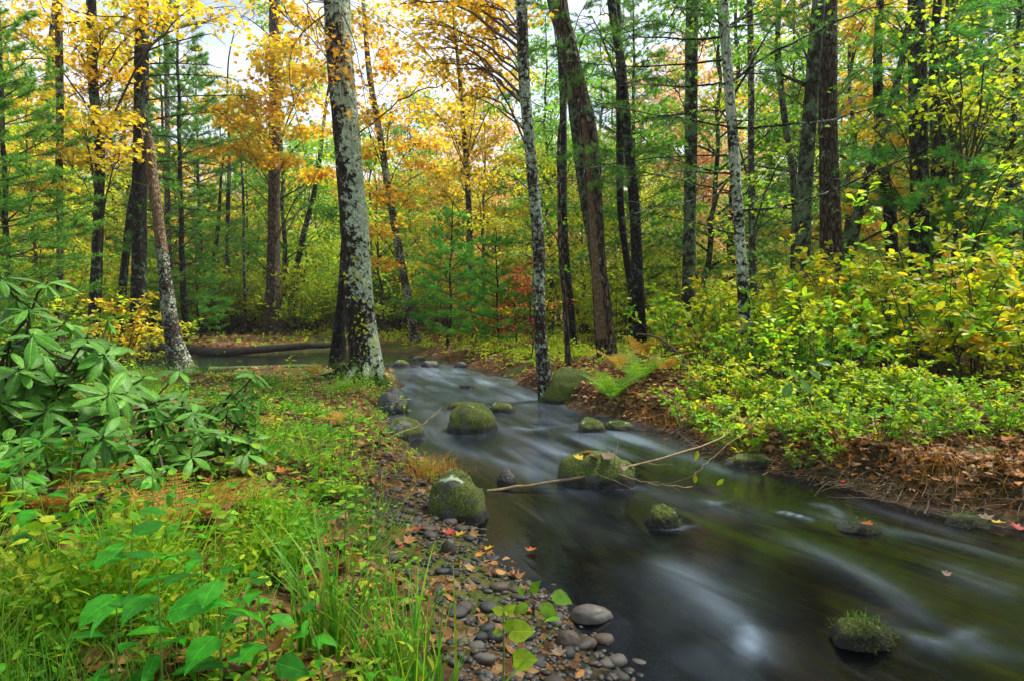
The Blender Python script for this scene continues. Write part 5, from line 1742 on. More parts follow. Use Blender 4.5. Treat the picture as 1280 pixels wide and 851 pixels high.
clump = lambda P, d: gravel_free(P, d) * (.08 + .92 * sstep(fbm(P * 1.6 + 5, 3), -.10, .55))
mb = MB()
plantlets(scatter_land(13000, (-6.5, 1.5, 0), (1.3, 10), clump, .05, 'L'), 7, .024, .13, 'ovate', mb)
plantlets(scatter_land(5200, (-6.5, 1.5, 0), (1.3, 10), clump, .05, 'L'), 7, .042, .24, 'lance', mb)
plantlets(scatter_land(1100, (-5, 1.5, 0), (1.2, 5), clump, .05, 'L'), 7, .048, .24, 'ovate', mb)
o = mb.build('ground_cover', M['cover']); tag(o, 'low green and yellow weeds covering the near bank', 'ground cover', None, 'stuff')
mb = MB()
plantlets(scatter_land(3500, (-2, 14, 0), (5, 16), lambda P, d: .15 + .85 * sstep(fbm(P * 1.1, 3), -.3, .5), .25, 'R'), 7, .05, .22, 'ovate', mb)
plantlets(scatter_land(4500, (-16, 14, 0), (13, 32), lambda P, d: .1 + .9 * sstep(fbm(P * .5, 3), -.1, .5), .4), 7, .08, .25, 'quad', mb)
o = mb.build('ground_cover', M['leaf_lime']); tag(o, 'bright lime undergrowth on the far bank and wood floor', 'ground cover', None, 'stuff')


def blades(mb, P, H, W, lean=.5, seg=5, mi=0):
    n = len(P)
    a = rng.uniform(0, 6.28, n)
    ld = np.column_stack([np.cos(a), np.sin(a), np.zeros(n)])
    pd = np.column_stack([-np.sin(a), np.cos(a), np.zeros(n)])
    k = rng.uniform(.1, 1, n) * lean
    t = np.linspace(0, 1, seg + 1)
    V = []
    for tt in t:
        c = P + ld * (k * H * tt ** 2)[:, None] + np.array([0, 0, 1]) * (H * (tt - .35 * k * tt ** 2.4))[:, None]
        w = (W * (1 - tt) ** .7 * .5)[:, None]
        V += [c - pd * w, c + pd * w]
    V = np.stack(V, 1)
    F = []
    for s in range(seg):
        F.append([2 * s, 2 * s + 1, 2 * s + 3, 2 * s + 2])
    F = np.array(F)[None] + (np.arange(n) * 2 * (seg + 1))[:, None, None]
    mb.add(V.reshape(-1, 3), F.reshape(-1, 4), True, mi)


mb = MB()
P = scatter_land(10000, (-6, 1.5, 0), (1.3, 10), lambda P, d: gravel_free(P, d) * sstep(fbm(P * 1.0 + 9, 3), -.1, .7), .04, 'L')
P3 = np.column_stack([P, ground_z(P) - .01])
blades(mb, P3, rng.uniform(.06, .34, len(P)) * (.5 + sstep(fbm(P * 1.4, 2), -.3, .6)), rng.uniform(.002, .005, len(P)), 1.0, 5)
o = mb.build('short_grass', M['grass']); tag(o, 'short thin grass among the weeds of the near bank', 'grass', None, 'stuff')

# leaf litter
def litter(P, size, mat, name, label, kind='ovate', lift=.012, dens=.0):
    mb = MB()
    n = len(P)
    C = np.column_stack([P, ground_z(P) + lift * rng.uniform(.2, 2.2, n)])
    D = rng.normal(0, 1, (n, 3)); D[:, 2] *= .22
    h = n // 2
    s = size * rng.uniform(.55, 1.3, n)
    cu = rng.uniform(-.5, .7, n)
    leaves(mb, C[:h], D[:h], up_normals(h, .45), s[:h], 'lobed', curl=cu[:h], wid=1.1)
    leaves(mb, C[h:], D[h:], up_normals(n - h, .45), s[h:], 'ovate', curl=cu[h:], wid=1.2)
    o = mb.build(name, mat)
    tag(o, label, 'fallen leaves', None, 'stuff')


litter(scatter_land(20000, (-1, 9, 0), (4, 12), lambda P, d: (.35 + .65 * sstep(d, 1.6, .8)) * sstep(d, .0, .32), .02, 'R'), .065, M['litter'], 'leaf_litter', 'russet and brown fallen leaves on the far bank')
litter(scatter_land(8000, (-7, 1.5, 0), (1.3, 12), lambda P, d: .3 + .7 * gravel_free(P, d), .05, 'L'), .06, M['litter'], 'leaf_litter', 'brown fallen leaves between the weeds on the near bank')
litter(scatter_land(9000, (-20, 14, 0), (12, 34), None, .1), .12, M['litter'], 'leaf_litter', 'brown leaf carpet on the flats across the back channel')
litter(np.vstack([scatter_land(700, (-7, 1.5, 0), (1.3, 11), gravel_free, .03, 'L'), scatter_land(900, (-1, 9, 0), (4.5, 12), None, .03, 'R')]), .06, M['litter_bright'], 'bright_leaf_litter', 'scattered red, orange and yellow fallen leaves on both banks')

# dead twigs, roots and grasses hanging over the far bank's undercut
mb = MB()
for k in range(520):
    px = random.uniform(880, 1330)
    x0 = None
    i = random.randint(12, len(RW) - 2)
    t = random.random()
    q = RW[i] * (1 - t) + RW[i + 1] * t
    q = q + rng.normal(0, .12, 2) + np.array([0, .12])
    z = gz(*q)
    if z < -.02:
        continue
    d = np.array([random.gauss(0, 1), random.gauss(-.4, .6), random.uniform(-.35, .5)])
    P_ = branch_path([q[0], q[1], z + .02], d, random.uniform(.12, .5), 5, .08, .15)
    P_[:, 2] = np.maximum(P_[:, 2], ground_z(P_[:, :2]) + .004)
    tube(mb, P_, np.linspace(random.uniform(.0015, .005), .001, 6), 4, closed_end=False)
o = mb.build('dead_twigs', M['twig_mid']); tag(o, 'tangle of dead twigs and roots on the undercut edge of the far bank', 'dead twigs', None, 'stuff')
mb = MB()
ii = rng.integers(11, len(RW) - 2, 2600)
tt = rng.random(2600)[:, None]
Q = np.array(RW)[ii] * (1 - tt) + np.array(RW)[ii + 1] * tt + rng.normal(0, .2, (2600, 2)) + [0, .25]
Q = Q[sdf(Q) > .03]
Q = Q[fbm(Q * 1.6, 2) > -.1]
blades(mb, np.column_stack([Q, ground_z(Q) - .01]), rng.uniform(.08, .28, len(Q)), rng.uniform(.002, .005, len(Q)), 1.4, 5)
o = mb.build('dry_grass', M['fern_brown']); tag(o, 'dry brown grass hanging over the far bank edge', 'dry grass', None, 'stuff')

mb = MB()
ii = rng.integers(10, len(RW) - 2, 30000)
tt = rng.random(30000)[:, None]
Q = np.array(RW)[ii] * (1 - tt) + np.array(RW)[ii + 1] * tt + rng.normal(0, .16, (30000, 2)) + [0, .16]
Q = Q[sdf(Q) > .02]
Q = Q[fbm(Q * 1.3 + 31, 3) > .1]
M['moss_bank'] = leaf_mat('bank_moss', [(0.02, 0.04, 0.006), (0.06, 0.10, 0.010), (0.14, 0.17, 0.018)], trans=.3, nscale=6.0, wn=.5, wo=0)
leaves(mb, np.column_stack([Q, ground_z(Q) - .003]), rand_dirs(len(Q), .1, 1), rng.normal(0, 1, (len(Q), 3)), rng.uniform(.012, .035, len(Q)), 'tri', wid=.6)
o = mb.build('bank_moss', M['moss_bank']); tag(o, 'dark green moss on the face of the far bank', 'moss', None, 'stuff')
for k in range(12):
    i = 12 + k // 2
    q = RW[min(i, len(RW) - 2)] * (1 - .5 * (k % 2)) + RW[min(i + 1, len(RW) - 1)] * .5 * (k % 2) + [random.uniform(-.1, .1), .22]
    d = np.array([random.choice((-1, 1)) * random.uniform(.5, 1), -.5, -.25])
    P_ = branch_path([q[0], q[1], gz(*q) + .015], d, random.uniform(.35, .7), 8, .03, .14)
    P_[:, 2] = np.maximum(P_[:, 2], ground_z(P_[:, :2]) + .005)
    mb = MB(); tube(mb, P_, np.linspace(random.uniform(.008, .014), .003, 9), 7, rough=.15)
    o = mb.build('exposed_root', M['twig']); tag(o, 'dark exposed tree root snaking down the undercut of the far bank', 'root', 'roots on the undercut bank')
# ------------------------------------------------------------------ rocks
def rock(name, label, px, pyb, wpx, hpx, mat, depth=.8, sink=.35, rz=0.0, sub=4, rough=.16, z=0.0, group=None, flat=1.0, cat='rock', pk=0.0):
    """px: middle, pyb: where its foot meets water or ground in front"""
    f = at_z(px, pyb, z)
    w = wpx / FPX * f[1] / 2
    h = hpx / FPX * f[1]
    c = np.array([f[0], f[1] + w * depth * .8, z])
    import bmesh
    bm = bmesh.new()
    bmesh.ops.create_icosphere(bm, subdivisions=sub, radius=1)
    V = np.array([v.co[:] for v in bm.verts])
    F = np.array([[v.index for v in f_.verts] for f_ in bm.faces])
    bm.free()
    sd = random.uniform(0, 50)
    r = 1 + rough * fbm(V * 1.3 + sd, 3) + .05 * fbm(V * 5 + sd, 2)
    rid = 1 - np.abs(vnoise(V * 1.9 + sd + 9)) * 2
    r = r - .07 * np.clip(rid - .55, 0, 1) * 2 * (rough / .16)
    V = V * r[:, None]
    V[:, 2] = np.where(V[:, 2] > 0, V[:, 2] ** flat if flat == 1 else np.sign(V[:, 2]) * np.abs(V[:, 2]) ** flat, V[:, 2])
    hs = h / (1 - sink * .5) * .95
    V = V * np.array([w, w * depth, hs])
    V[:, 2] -= hs * sink * .5
    mb = MB()
    ca, sa = math.cos(rz), math.sin(rz)
    mb.add(V, F, True)
    if mat in ('rock_moss', 'moss_mound') and pyb > 500:
        # short moss fringe standing off the surface
        n = int(min(5000, 2600 * (wpx / 60)))
        pick = rng.integers(0, len(V), n)
        p = V[pick] + rng.normal(0, .012, (n, 3))
        nn = norm(V[pick] / np.array([w, w * depth, hs]) ** 2)
        ok = (nn[:, 2] > -.1) & (fbm(p * 9 + 3, 2) > -.3)
        p, nn = p[ok], nn[ok]
        mfr = MB()
        leaves(mfr, p, nn + rng.normal(0, .5, p.shape), rng.normal(0, 1, p.shape), rng.uniform(.008, .02, len(p)), 'tri', wid=.7)
    else:
        mfr = None
    if mfr is None:
        o = mb.build(name, M[mat])
        o.location = c
        tag(o, label, cat, group)
    else:
        o = empty(name, c, label, cat, group)
        mb.build('stone', M[mat], o)
        mfr.build('moss', M['moss_tuft'], o)
    return o, c, w, h


M['moss_tuft'] = leaf_mat("moss_tuft", [(0.025, 0.045, 0.006), (0.07, 0.11, 0.010), (0.17, 0.20, 0.018)], trans=.3, nscale=6.0, wn=.5, wo=0)
RK = 'rocks in the brook'
rock('rock', 'rounded mossy boulder with pale lichen stripes, upstream in the middle of the brook', 588, 541, 66, 36, 'rock_moss', .8, group=RK, flat=.75, rough=.09)
rock('rock', 'smaller dark mossy rock touching the lichen-striped boulder', 627, 517, 34, 14, 'rock_moss', .8, group=RK)
rock('rock', 'low mossy stone peeping out behind the lichen-striped boulder', 573, 514, 30, 12, 'rock_moss', .8, group=RK)
r2 = rock('rock', 'broad flat-topped mossy boulder carrying fallen leaves, in mid-stream', 748, 609, 108, 43, 'rock_moss', .62, group=RK, flat=.6, rough=.10)
rock('rock', 'big mossy boulder with a pale lichen cap at the gravel edge', 570, 655, 86, 66, 'rock_lichen', .8, group=RK, flat=.85, rough=.13)
rock('rock', 'smooth grey-green rock under the near bank, half mossy', 503, 550, 56, 27, 'rock_half', .8, group=RK, rough=.08)
rock('rock', 'mossy rock against the far bank below the ferns', 741, 542, 38, 22, 'rock_moss', .8, group=RK)
rock('rock', 'low mossy rock joined to the one below the ferns', 776, 540, 40, 16, 'rock_moss', .8, group=RK)
rock('rock', 'small dark wet stone upstream of the dead branch', 633, 605, 28, 17, 'rock_wet', .8, group=RK)
rock('rock', 'small pointed dark mossy stone alone in the dark water', 832, 659, 46, 24, 'rock_moss', .8, group=RK, rough=.2)
r8 = rock('rock', 'mossy stone tufted with grass, closest to the viewer in the dark water', 1087, 812, 72, 34, 'rock_moss', .8, group=RK, rough=.22)
rock('rock', 'thin dark stone breaking the quick water upstream', 583, 486, 20, 6, 'rock_wet', .8, group=RK)
for i, (px, py, w, h, lab) in enumerate([(500, 458, 22, 8, 'dark stone below the big maple, far upstream'), (537, 459, 24, 9, 'larger dark stone far upstream at the brook bend'),
                                         (524, 450, 18, 6, 'mossy stone behind the dark ones at the brook bend'), (576, 459, 20, 7, 'dark stone on the far side of the brook bend'),
                                         (556, 447, 20, 6, 'small stone on the bank of the bend')]):
    rock('rock', lab, px, py, w, h, 'rock_wet' if i % 2 else 'rock_half', .8, group=RK, sub=3)
rock('moss_bank', 'mossy hummock of roots at the foot of the water-edge tree', 716, 500, 74, 42, 'moss_mound', .8, rough=.14, cat='moss hummock', z=.06)
rock('rock', 'dark boulder under the near bank below the big maple', 486, 518, 44, 34, 'rock_wet', .9, group=RK)
rock('moss_bank', 'flat mossy hummock at the water line under the small sprouts', 940, 585, 62, 20, 'moss_mound', .5, rough=.25, cat='moss hummock')
rock('moss_bank', 'green mossy ledge on the bank below the tall bushes', 1245, 612, 170, 46, 'moss_mound', .35, rough=.22, cat='moss hummock', z=.02)
rock('moss_bank', 'dark mossy ledge on the bank below the lush bushes', 1060, 590, 130, 30, 'moss_mound', .3, rough=.25, cat='moss hummock', z=.02)
rock('rock', 'low green stone lying off the far bank in shallow water', 1218, 660, 54, 13, 'rock_moss', .7, group=RK)
rock('rock', 'nearly sunken mossy stone with an orange leaf on it', 1082, 666, 62, 9, 'rock_moss', .6, group=RK)
rock('rock', 'pale oval stone lying under shallow water at the gravel edge', 740, 776, 56, 15, 'pebble', .6, group=RK, rough=.06)
rock('rock', 'grey-green rounded stone at the end of the gravel', 711, 812, 38, 20, 'pebble', .8, group=RK, rough=.06)
rock('rock', 'dark round stone among the gravel near the big boulder', 560, 690, 22, 16, 'pebble', .8, group=RK, z=.05, rough=.06)

# grass tuft on the near mossy stone
_, c8, w8, h8 = r8
mb = MB()
n = 34
P = c8 + np.column_stack([rng.normal(0, w8 * .35, n), rng.normal(0, w8 * .25, n), np.full(n, h8 * .75)])
blades(mb, P, rng.uniform(.02, .055, n), rng.uniform(.002, .004, n), 1.3, 4)
mb.build('grass_tuft', M['grass'], r8[0], base=c8)

# pebbles
def pebble_mesh(n, sizes, C, name):
    mb = MB()
    import bmesh
    bm = bmesh.new()
    bmesh.ops.create_icosphere(bm, subdivisions=2, radius=1)
    V0 = np.array([v.co[:] for v in bm.verts]); F0 = np.array([[v.index for v in f_.verts] for f_ in bm.faces])
    bm.free()
    for i in range(n):
        V = V0 * (1 + .22 * vnoise(V0 * 1.1 + i * 3.7))[:, None]
        a = random.uniform(0, 6.28)
        s = sizes[i] * np.array([random.uniform(.8, 1.3), random.uniform(.6, 1), random.uniform(.4, .7)])
        V = V * s
        V = V @ np.array([[math.cos(a), math.sin(a), 0], [-math.sin(a), math.cos(a), 0], [0, 0, 1]])
        mb.add(V + C[i], F0, True)
    return mb


grav = lambda P, d: sstep(P[:, 1], 6.2, 5.2) * sstep(d, .8, .4)
P = scatter_land(3200, (-1.5, 1.4, 0), (1.6, 6.0), grav, -.35, 'L')
s = rng.uniform(.006, .020, len(P))
pebble_mesh(len(P), s, np.column_stack([P, ground_z(P) + s * .2]), 'gravel')
o = pebble_mesh(len(P), s, np.column_stack([P, ground_z(P) + s * .2]), 'gravel').build('gravel', M['pebble'])
tag(o, 'small grey and brown gravel along the near water edge', 'gravel', None, 'stuff')
protos = []
P = scatter_land(150, (-1.5, 1.4, 0), (1.7, 5.8), grav, -.30, 'L')
plab = {0: 'rounded pebble in the gravel beside the big mossy boulder', 1: 'rounded pebble in the gravel halfway along the near water edge', 2: 'rounded pebble in the gravel next to the lime-leaved sapling'}
for i in range(150):
    sz = random.uniform(.022, .045)
    if i < 8:
        mb = pebble_mesh(1, [1.0], [np.zeros(3)], 'pebble')
        o = mb.build('pebble', M['pebble'])
        protos.append(o)
    else:
        o = protos[i % 8].copy()
        COL.objects.link(o)
    x, y = P[i]
    o.location = (x, y, gz(x, y) + sz * .25)
    o.rotation_euler = (random.uniform(-.2, .2), random.uniform(-.2, .2), random.uniform(0, 6.28))
    o.scale = (sz, sz, sz)
    tag(o, plab[0 if y > 3.9 else 1 if y > 2.7 else 2], 'pebble', 'pebbles on the gravel edge')

# ------------------------------------------------------------------ wood lying about
def lying(name, label, pts, r0, r1, mat, cat='branch', twigs=0, sides=8, leafspec=None, n=24, rough=.1):
    W = np.array([at_y(x, y, Y) for x, y, Y in pts])
    P = smooth_path(W, n)
    P[1:-1] += rng.normal(0, .004, P[1:-1].shape)
    base = W[0]
    root = empty(name, base, label, cat)
    mb = MB()
    tube(mb, P, np.linspace(r0, r1, n), sides, rough=rough, seed=3)
    mb.build('stem', mat, root, base=base)
    if twigs:
        for k in range(twigs):
            j = random.randint(n // 4, n - 3)
            t = norm(P[j + 1] - P[j])
            Q = branch_path(P[j], t * .8 + rand_dirs(1, -.4, .6)[0] * .7, random.uniform(.12, .4), 6, .02, .14)
            mb = MB(); tube(mb, Q, np.linspace(r1 * .8, .001, 7), 4); mb.build('twig', mat, root, base=base)
    return root, P, base


lying('dead_branch', 'long pale dead branch reaching over the mossy boulder from the far bank',
      [(609, 613, 4.75), (650, 607, 4.78), (700, 600, 4.82), (760, 589, 4.85), (830, 571, 5.1), (880, 556, 5.4), (915, 540, 5.8), (935, 520, 6.2)], .0125, .005, M['twig_pale'], twigs=7, rough=.25)
lying('dead_branch', 'thin pale twig trailing low over the leaf-covered boulder',
      [(763, 590, 4.84), (800, 600, 4.8), (840, 607, 4.8), (900, 606, 5.0), (960, 590, 5.2)], .005, .003, M['twig_pale'], twigs=4, sides=5)
lying('dead_branch', 'leaning twig beside the grey rock under the near bank', [(462, 560, 5.6), (490, 545, 5.7), (530, 528, 6.1), (553, 508, 6.6)], .008, .003, M['twig_pale'], twigs=3, sides=5)
lying('dead_branch', 'dark dead stem arching down to the far bank beside the ferns', [(796, 418, 9.5), (815, 420, 9.2), (838, 432, 9.0), (855, 452, 8.8), (868, 486, 8.5)], .012, .022, M['twig'], twigs=4)
lying('dead_branch', 'bent dead twig lying on the leaves below the tall bushes', [(1130, 600, 5.2), (1170, 570, 5.4), (1215, 545, 5.6), (1260, 560, 5.5), (1300, 575, 5.4)], .008, .006, M['twig'], twigs=4, sides=5)
lying('dead_branch', 'forked grey stick stranded at the water line of the far bank', [(1130, 600, 4.95), (1160, 612, 4.7), (1210, 610, 4.65), (1260, 618, 4.6), (1300, 640, 4.4)], .007, .010, M['twig_pale'], twigs=4, sides=5)
lying('fallen_log', 'mossy fallen log behind the bushes in the shade', [(1150, 440, 8.0), (1200, 470, 7.4), (1240, 476, 7.0), (1300, 482, 6.8)], .035, .05, M['bark_green'], 'log', 0, 10)
# the dark log at the far edge of the back channel
lying('fallen_log', 'long dark wet log lying along the far edge of the back channel', [(168, 432, 18.6), (215, 434, 18.6), (266, 440, 18.5), (310, 438, 18.8), (370, 433, 19.6), (425, 431, 20.2)], .17, .08, M['log'], 'log', 0, 14, n=40, rough=.12)
lying('fallen_log', 'short dark log half sunk beside the snag', [(170, 470, 13.2), (205, 469, 13.3), (240, 465, 13.7)], .10, .07, M['log'], 'log', 0, 10, rough=.15)
lying('fallen_log', 'mossy rotting log on the spit between back channel and big maple', [(262, 464, 13.9), (300, 462, 14.0), (350, 460, 14.1), (400, 459, 14.2)], .10, .07, M['moss_mound'], 'log', 0, 10, rough=.2)
lying('fallen_log', 'dark log lying on the leaves beyond the back channel', [(225, 419, 25), (262, 421, 24.5), (300, 423, 24)], .15, .10, M['log'], 'log', 0, 10)

# twig with grey-green leaves over the far bank
root, P, b = lying('leafy_twig', 'bare twig ending in four large grey-green leaves above the far bank', [(900, 560, 4.6), (940, 525, 4.3), (975, 492, 4.1), (1000, 470, 4.0), (1034, 452, 3.95)], .004, .0015, M['twig_pale'], 'twig', 0, 5)
for (x, y, s_, dx, dz) in ((990, 478, .115, -.5, -.7), (1000, 473, .11, .5, -.75), (1010, 462, .10, .75, -.55), (1022, 452, .09, .8, -.1), (996, 470, .07, -.5, .2)):
    mb = MB()
    leaves(mb, [at_y(x, y, 4.0)], [(dx, -.15, dz)], [(.2, -.8, .7)], s_, 'oval', smooth=True)
    mb.build('leaf', M['rhodo'], root, base=b)
root, P, b = lying('leafy_twig', 'hair-thin twig with yellow leaves dangling over the dark water', [(955, 520, 4.6), (905, 560, 3.9), (872, 588, 3.6), (868, 600, 3.6)], .003, .001, M['twig_pale'], 'twig', 0, 4)
for (x, y, s_, dx, dz) in ((869, 575, .06, .2, .9), (868, 592, .055, .1, -.9), (905, 598, .055, -.7, -.6), (700, 610, .05, 0, -.9)):
    mb = MB()
    if x == 700:
        continue
    leaves(mb, [at_y(x, y, 3.65)], [(dx, 0, dz)], [(.3, -.9, .3)], s_, 'oval')
    mb.build('leaf', M['leaf_yg'], root, base=b)

# leaves resting on the flat boulder and elsewhere
def loose_leaf(label, p, size, mat, kind='lobed', rz=0., tilt=(0, 0)):
    mb = MB()
    leaves(mb, [[0, -size / 2, 0]], [[0, 1, 0]], [[0, 0, 1]], size, kind, curl=.25, wid=1.15)
    o = mb.build('fallen_leaf', M[mat])
    o.location = p
    o.rotation_euler = (tilt[0], tilt[1], rz)
    tag(o, label, 'leaf', 'single fallen leaves')


M['lf_yellow'] = leaf_mat("fallen_leaf_yellow", [(0.75, 0.5, 0.02)], trans=.3)
M['lf_orange'] = leaf_mat("fallen_leaf_orange", [(0.55, 0.16, 0.02)], trans=.3)
M['lf_red'] = leaf_mat("fallen_leaf_red", [(0.55, 0.05, 0.03)], trans=.3)
M['lf_tan'] = leaf_mat("fallen_leaf_tan", [(0.30, 0.20, 0.13)], trans=.2)
_, cR, wR, hR = r2
zt = hR * .93
loose_leaf('yellow leaf on top of the flat mossy boulder', cR + [-wR * .48, -.13, zt * .93], .085, 'lf_yellow', rz=1.0, tilt=(.35, -.1))
loose_leaf('orange-yellow leaf in the middle of the flat mossy boulder', cR + [-wR * .22, -.04, zt * 1.0], .09, 'lf_orange', rz=4.0, tilt=(.3, 0))
loose_leaf('pale tan leaf on the flat mossy boulder between orange leaf and broad one', cR + [-wR * .1, -.14, zt * .96], .10, 'lf_tan', rz=2.2, tilt=(.45, 0))
loose_leaf('broad pinkish-tan leaf on the stream-facing top of the flat boulder', cR + [wR * .28, -.12, zt * .97], .12, 'lf_tan', rz=5.2, tilt=(.4, .1))
loose_leaf('small tan leaf low on the face of the flat mossy boulder', cR + [wR * .55, -.2, zt * .72], .07, 'lf_tan', rz=.5, tilt=(.9, .2))
for (px, py, z, m_, sz, lab) in ((523, 663, .12, 'lf_red', .06, 'red leaf on the gravel above the big boulder'), (563, 667, .05, 'lf_red', .07, 'red leaf at the foot of the big mossy boulder'),
                                 (577, 669, .04, 'lf_yellow', .07, 'yellow leaf at the foot of the big mossy boulder'), (612, 687, .015, 'lf_yellow', .06, 'yellow leaf floating at the gravel edge'),
                                 (545, 738, .09, 'lf_orange', .07, 'orange leaf among grass blades on the gravel'), (575, 806, .09, 'lf_tan', .10, 'large tan leaf on the gravel behind the sapling'),
                                 (612, 800, .07, 'lf_tan', .09, 'curled tan leaf on the gravel beside the sapling'), (697, 818, .03, 'lf_tan', .06, 'pale leaf at the end of the gravel'),
                                 (665, 689, .012, 'lf_orange', .07, 'orange leaf floating beyond the gravel edge'), (1084, 657, .05, 'lf_orange', .08, 'orange leaf on the nearly sunken stone'),
                                 (1182, 719, .02, 'lf_tan', .045, 'tiny pale leaf floating in the dark water'), (658, 766, .04, 'lf_orange', .05, 'small orange leaf by the dark stones under the sapling'),
                                 (1250, 655, .02, 'lf_yellow', .09, 'yellow leaf washed up below the mossy ledge'), (1270, 660, .02, 'lf_red', .08, 'red leaf washed up below the mossy ledge'),
                                 (1230, 648, .03, 'lf_tan', .09, 'tan leaf washed up below the mossy ledge'), (1262, 550, .45, 'lf_orange', .10, 'orange leaf lying on the far bank above the ledge'),
                                 (285, 655, .34, 'lf_red', .06, 'red leaf in the weeds of the near bank'), (175, 690, .45, 'lf_red', .04, 'orange-red leaf on the weeds before the brown fern')):
    loose_leaf(lab, at_z(px, py, z) + [0, 0, .012], sz, m_, rz=random.uniform(0, 6.28), tilt=(random.uniform(0, .35), random.uniform(-.2, .2)))

# ------------------------------------------------------------------ ferns
def fern(label, loc, fronds, L, mat, arch=.5, group='ferns', dirs=None, pw=.26, wither=0.0):
    root = empty('fern', loc, label, 'fern', group)
    loc = np.array(loc, float)
    for k in range(fronds):
        a = (k / fronds * 6.28 + random.uniform(-.3, .3)) if dirs is None else R(dirs[k])
        d = np.array([math.cos(a), math.sin(a), 0])
        ll = L * random.uniform(.75, 1.1)
        t = np.linspace(0, 1, 26)
        rise = random.uniform(.7, 1.1) * (1 - wither * .5)
        P = loc + d * (ll * (.25 * t + .6 * t ** 1.6))[:, None] + np.array([0, 0, 1]) * (ll * rise * (t - arch * t ** 2.2))[:, None]
        mb = MB()
        tube(mb, P, np.linspace(.003, .0008, 26), 4, closed_end=False)
        LP, LD, LN, LS = [], [], [], []
        for i in range(5, 26):
            if i % 2 and ll > .4:
                continue
            tt = t[i]
            tg = norm(P[i] - P[i - 1])
            side = norm(np.cross(tg, [0, 0, 1]))
            nrm = norm(np.cross(side, tg))
            for sg in (-1, 1):
                pl = ll * pw * math.sin(max(.05, min(1, (1 - tt) * 1.25 + .04)) * math.pi * .5) * random.uniform(.85, 1.1)
                pd = norm(side * sg + tg * .35 + np.array([0, 0, random.uniform(-.15, .1) - wither * .5]))
                m = max(4, int(pl / .011))
                for q in range(m):
                    f = (q + .5) / m
                    for s2 in (-1, 1):
                        LP.append(P[i] + pd * pl * f)
                        LD.append(norm(tg * s2 + pd * .35))
                        LN.append(nrm + rng.normal(0, .1, 3))
                        LS.append((pl * .15 * (1 - f) + .005) * (1.25 if ll > .4 else 1))
        leaves(mb, LP, np.array(LD), np.array(LN), np.array(LS), 'quad', mi=1, wid=.85)
        mb.build('frond', [M['stem_green'], mat], root, base=loc)
    return root


def gpx(px, py):
    return at_ground(px, py)


fern('green fern frond cluster against the foot of the big maple', gpx(428, 494), 6, .5, M['fern_green'])
fern('large yellow-green fern on the far bank beside the mossy hummock', gpx(765, 506), 8, .8, M['fern_green'], arch=.4)
fern('light green fern on the far bank just behind the large one', gpx(800, 482), 7, .75, M['fern_green'], arch=.4)
fern('orange-tan dying fern behind the green ferns', gpx(775, 468), 7, .7, M['fern_orange'])
fern('golden fern at the foot of the greenish-grey trunk', gpx(852, 448), 8, .8, M['fern_orange'])
fern('golden fern under the arching dead stem', gpx(830, 468), 7, .65, M['fern_orange'])
fern('orange fern at the foot of the forked dark trunk', gpx(805, 450), 7, .75, M['fern_orange'])
fern('withered brown fern flopped over in front of the low rhododendron', gpt(215, 2.75), 7, .58, M['fern_brown'], arch=.5, wither=.15, pw=.26)
fern('withered brown and yellow fern in front of the large rhododendron', gpt(60, 2.9), 7, .6, M['fern_brown'], arch=.5, wither=.1)
fern('single orange fern frond beside the low rhododendron', gpt(242, 3.35), 3, .36, M['fern_orange'], dirs=[0, 30, -25], arch=.6)
fern('rusty fern on the near bank before the back channel', gpx(392, 475), 6, .45, M['fern_orange'])
fern('small yellowish fern hanging at the edge of the far bank', gpx(945, 548), 5, .3, M['fern_orange'])

# ------------------------------------------------------------------ larger weeds on the near bank
def weed(label, loc, H, pairs, lsize, mat='weed', kind='ovate', lean=(0, 0), smat='stem_green', droop=.25, group='tall weeds on the near bank', name='weed', cat='weed'):
    root = empty(name, loc, label, cat, group)
    loc = np.array(loc, float)
    P = smooth_path([loc, loc + [lean[0] * .4, lean[1] * .4, H * .55], loc + [lean[0], lean[1], H]], 14)
    mb = MB(); tube(mb, P, np.linspace(.0045, .0015, 14), 6); mb.build('stem', M[smat], root, base=loc)
    ml = MB()
    for k in range(pairs):
        t = .25 + .75 * k / max(1, pairs - 1)
        i = min(13, int(t * 13))
        a = k * 1.57 + random.uniform(-.3, .3)
        for sg in (0, math.pi):
            d = np.array([math.cos(a + sg), math.sin(a + sg), random.uniform(.0, .35)])
            s = lsize * (1 - .45 * abs(t - .55)) * random.uniform(.75, 1.15)
            n = np.array([-d[0] * .2, -d[1] * .2, 1]) + rng.normal(0, .18, 3)
            q = P[i] + d * .02
            leaves(ml, [q], [d - np.array([0, 0, random.uniform(-.1, .55)])], [n], s, random.choice((kind, 'oval', 'lance', kind)), curl=-droop, smooth=True, wid=random.uniform(.8, 1.1))
    ml.build('leaves', M[mat], root, base=loc)
    return root


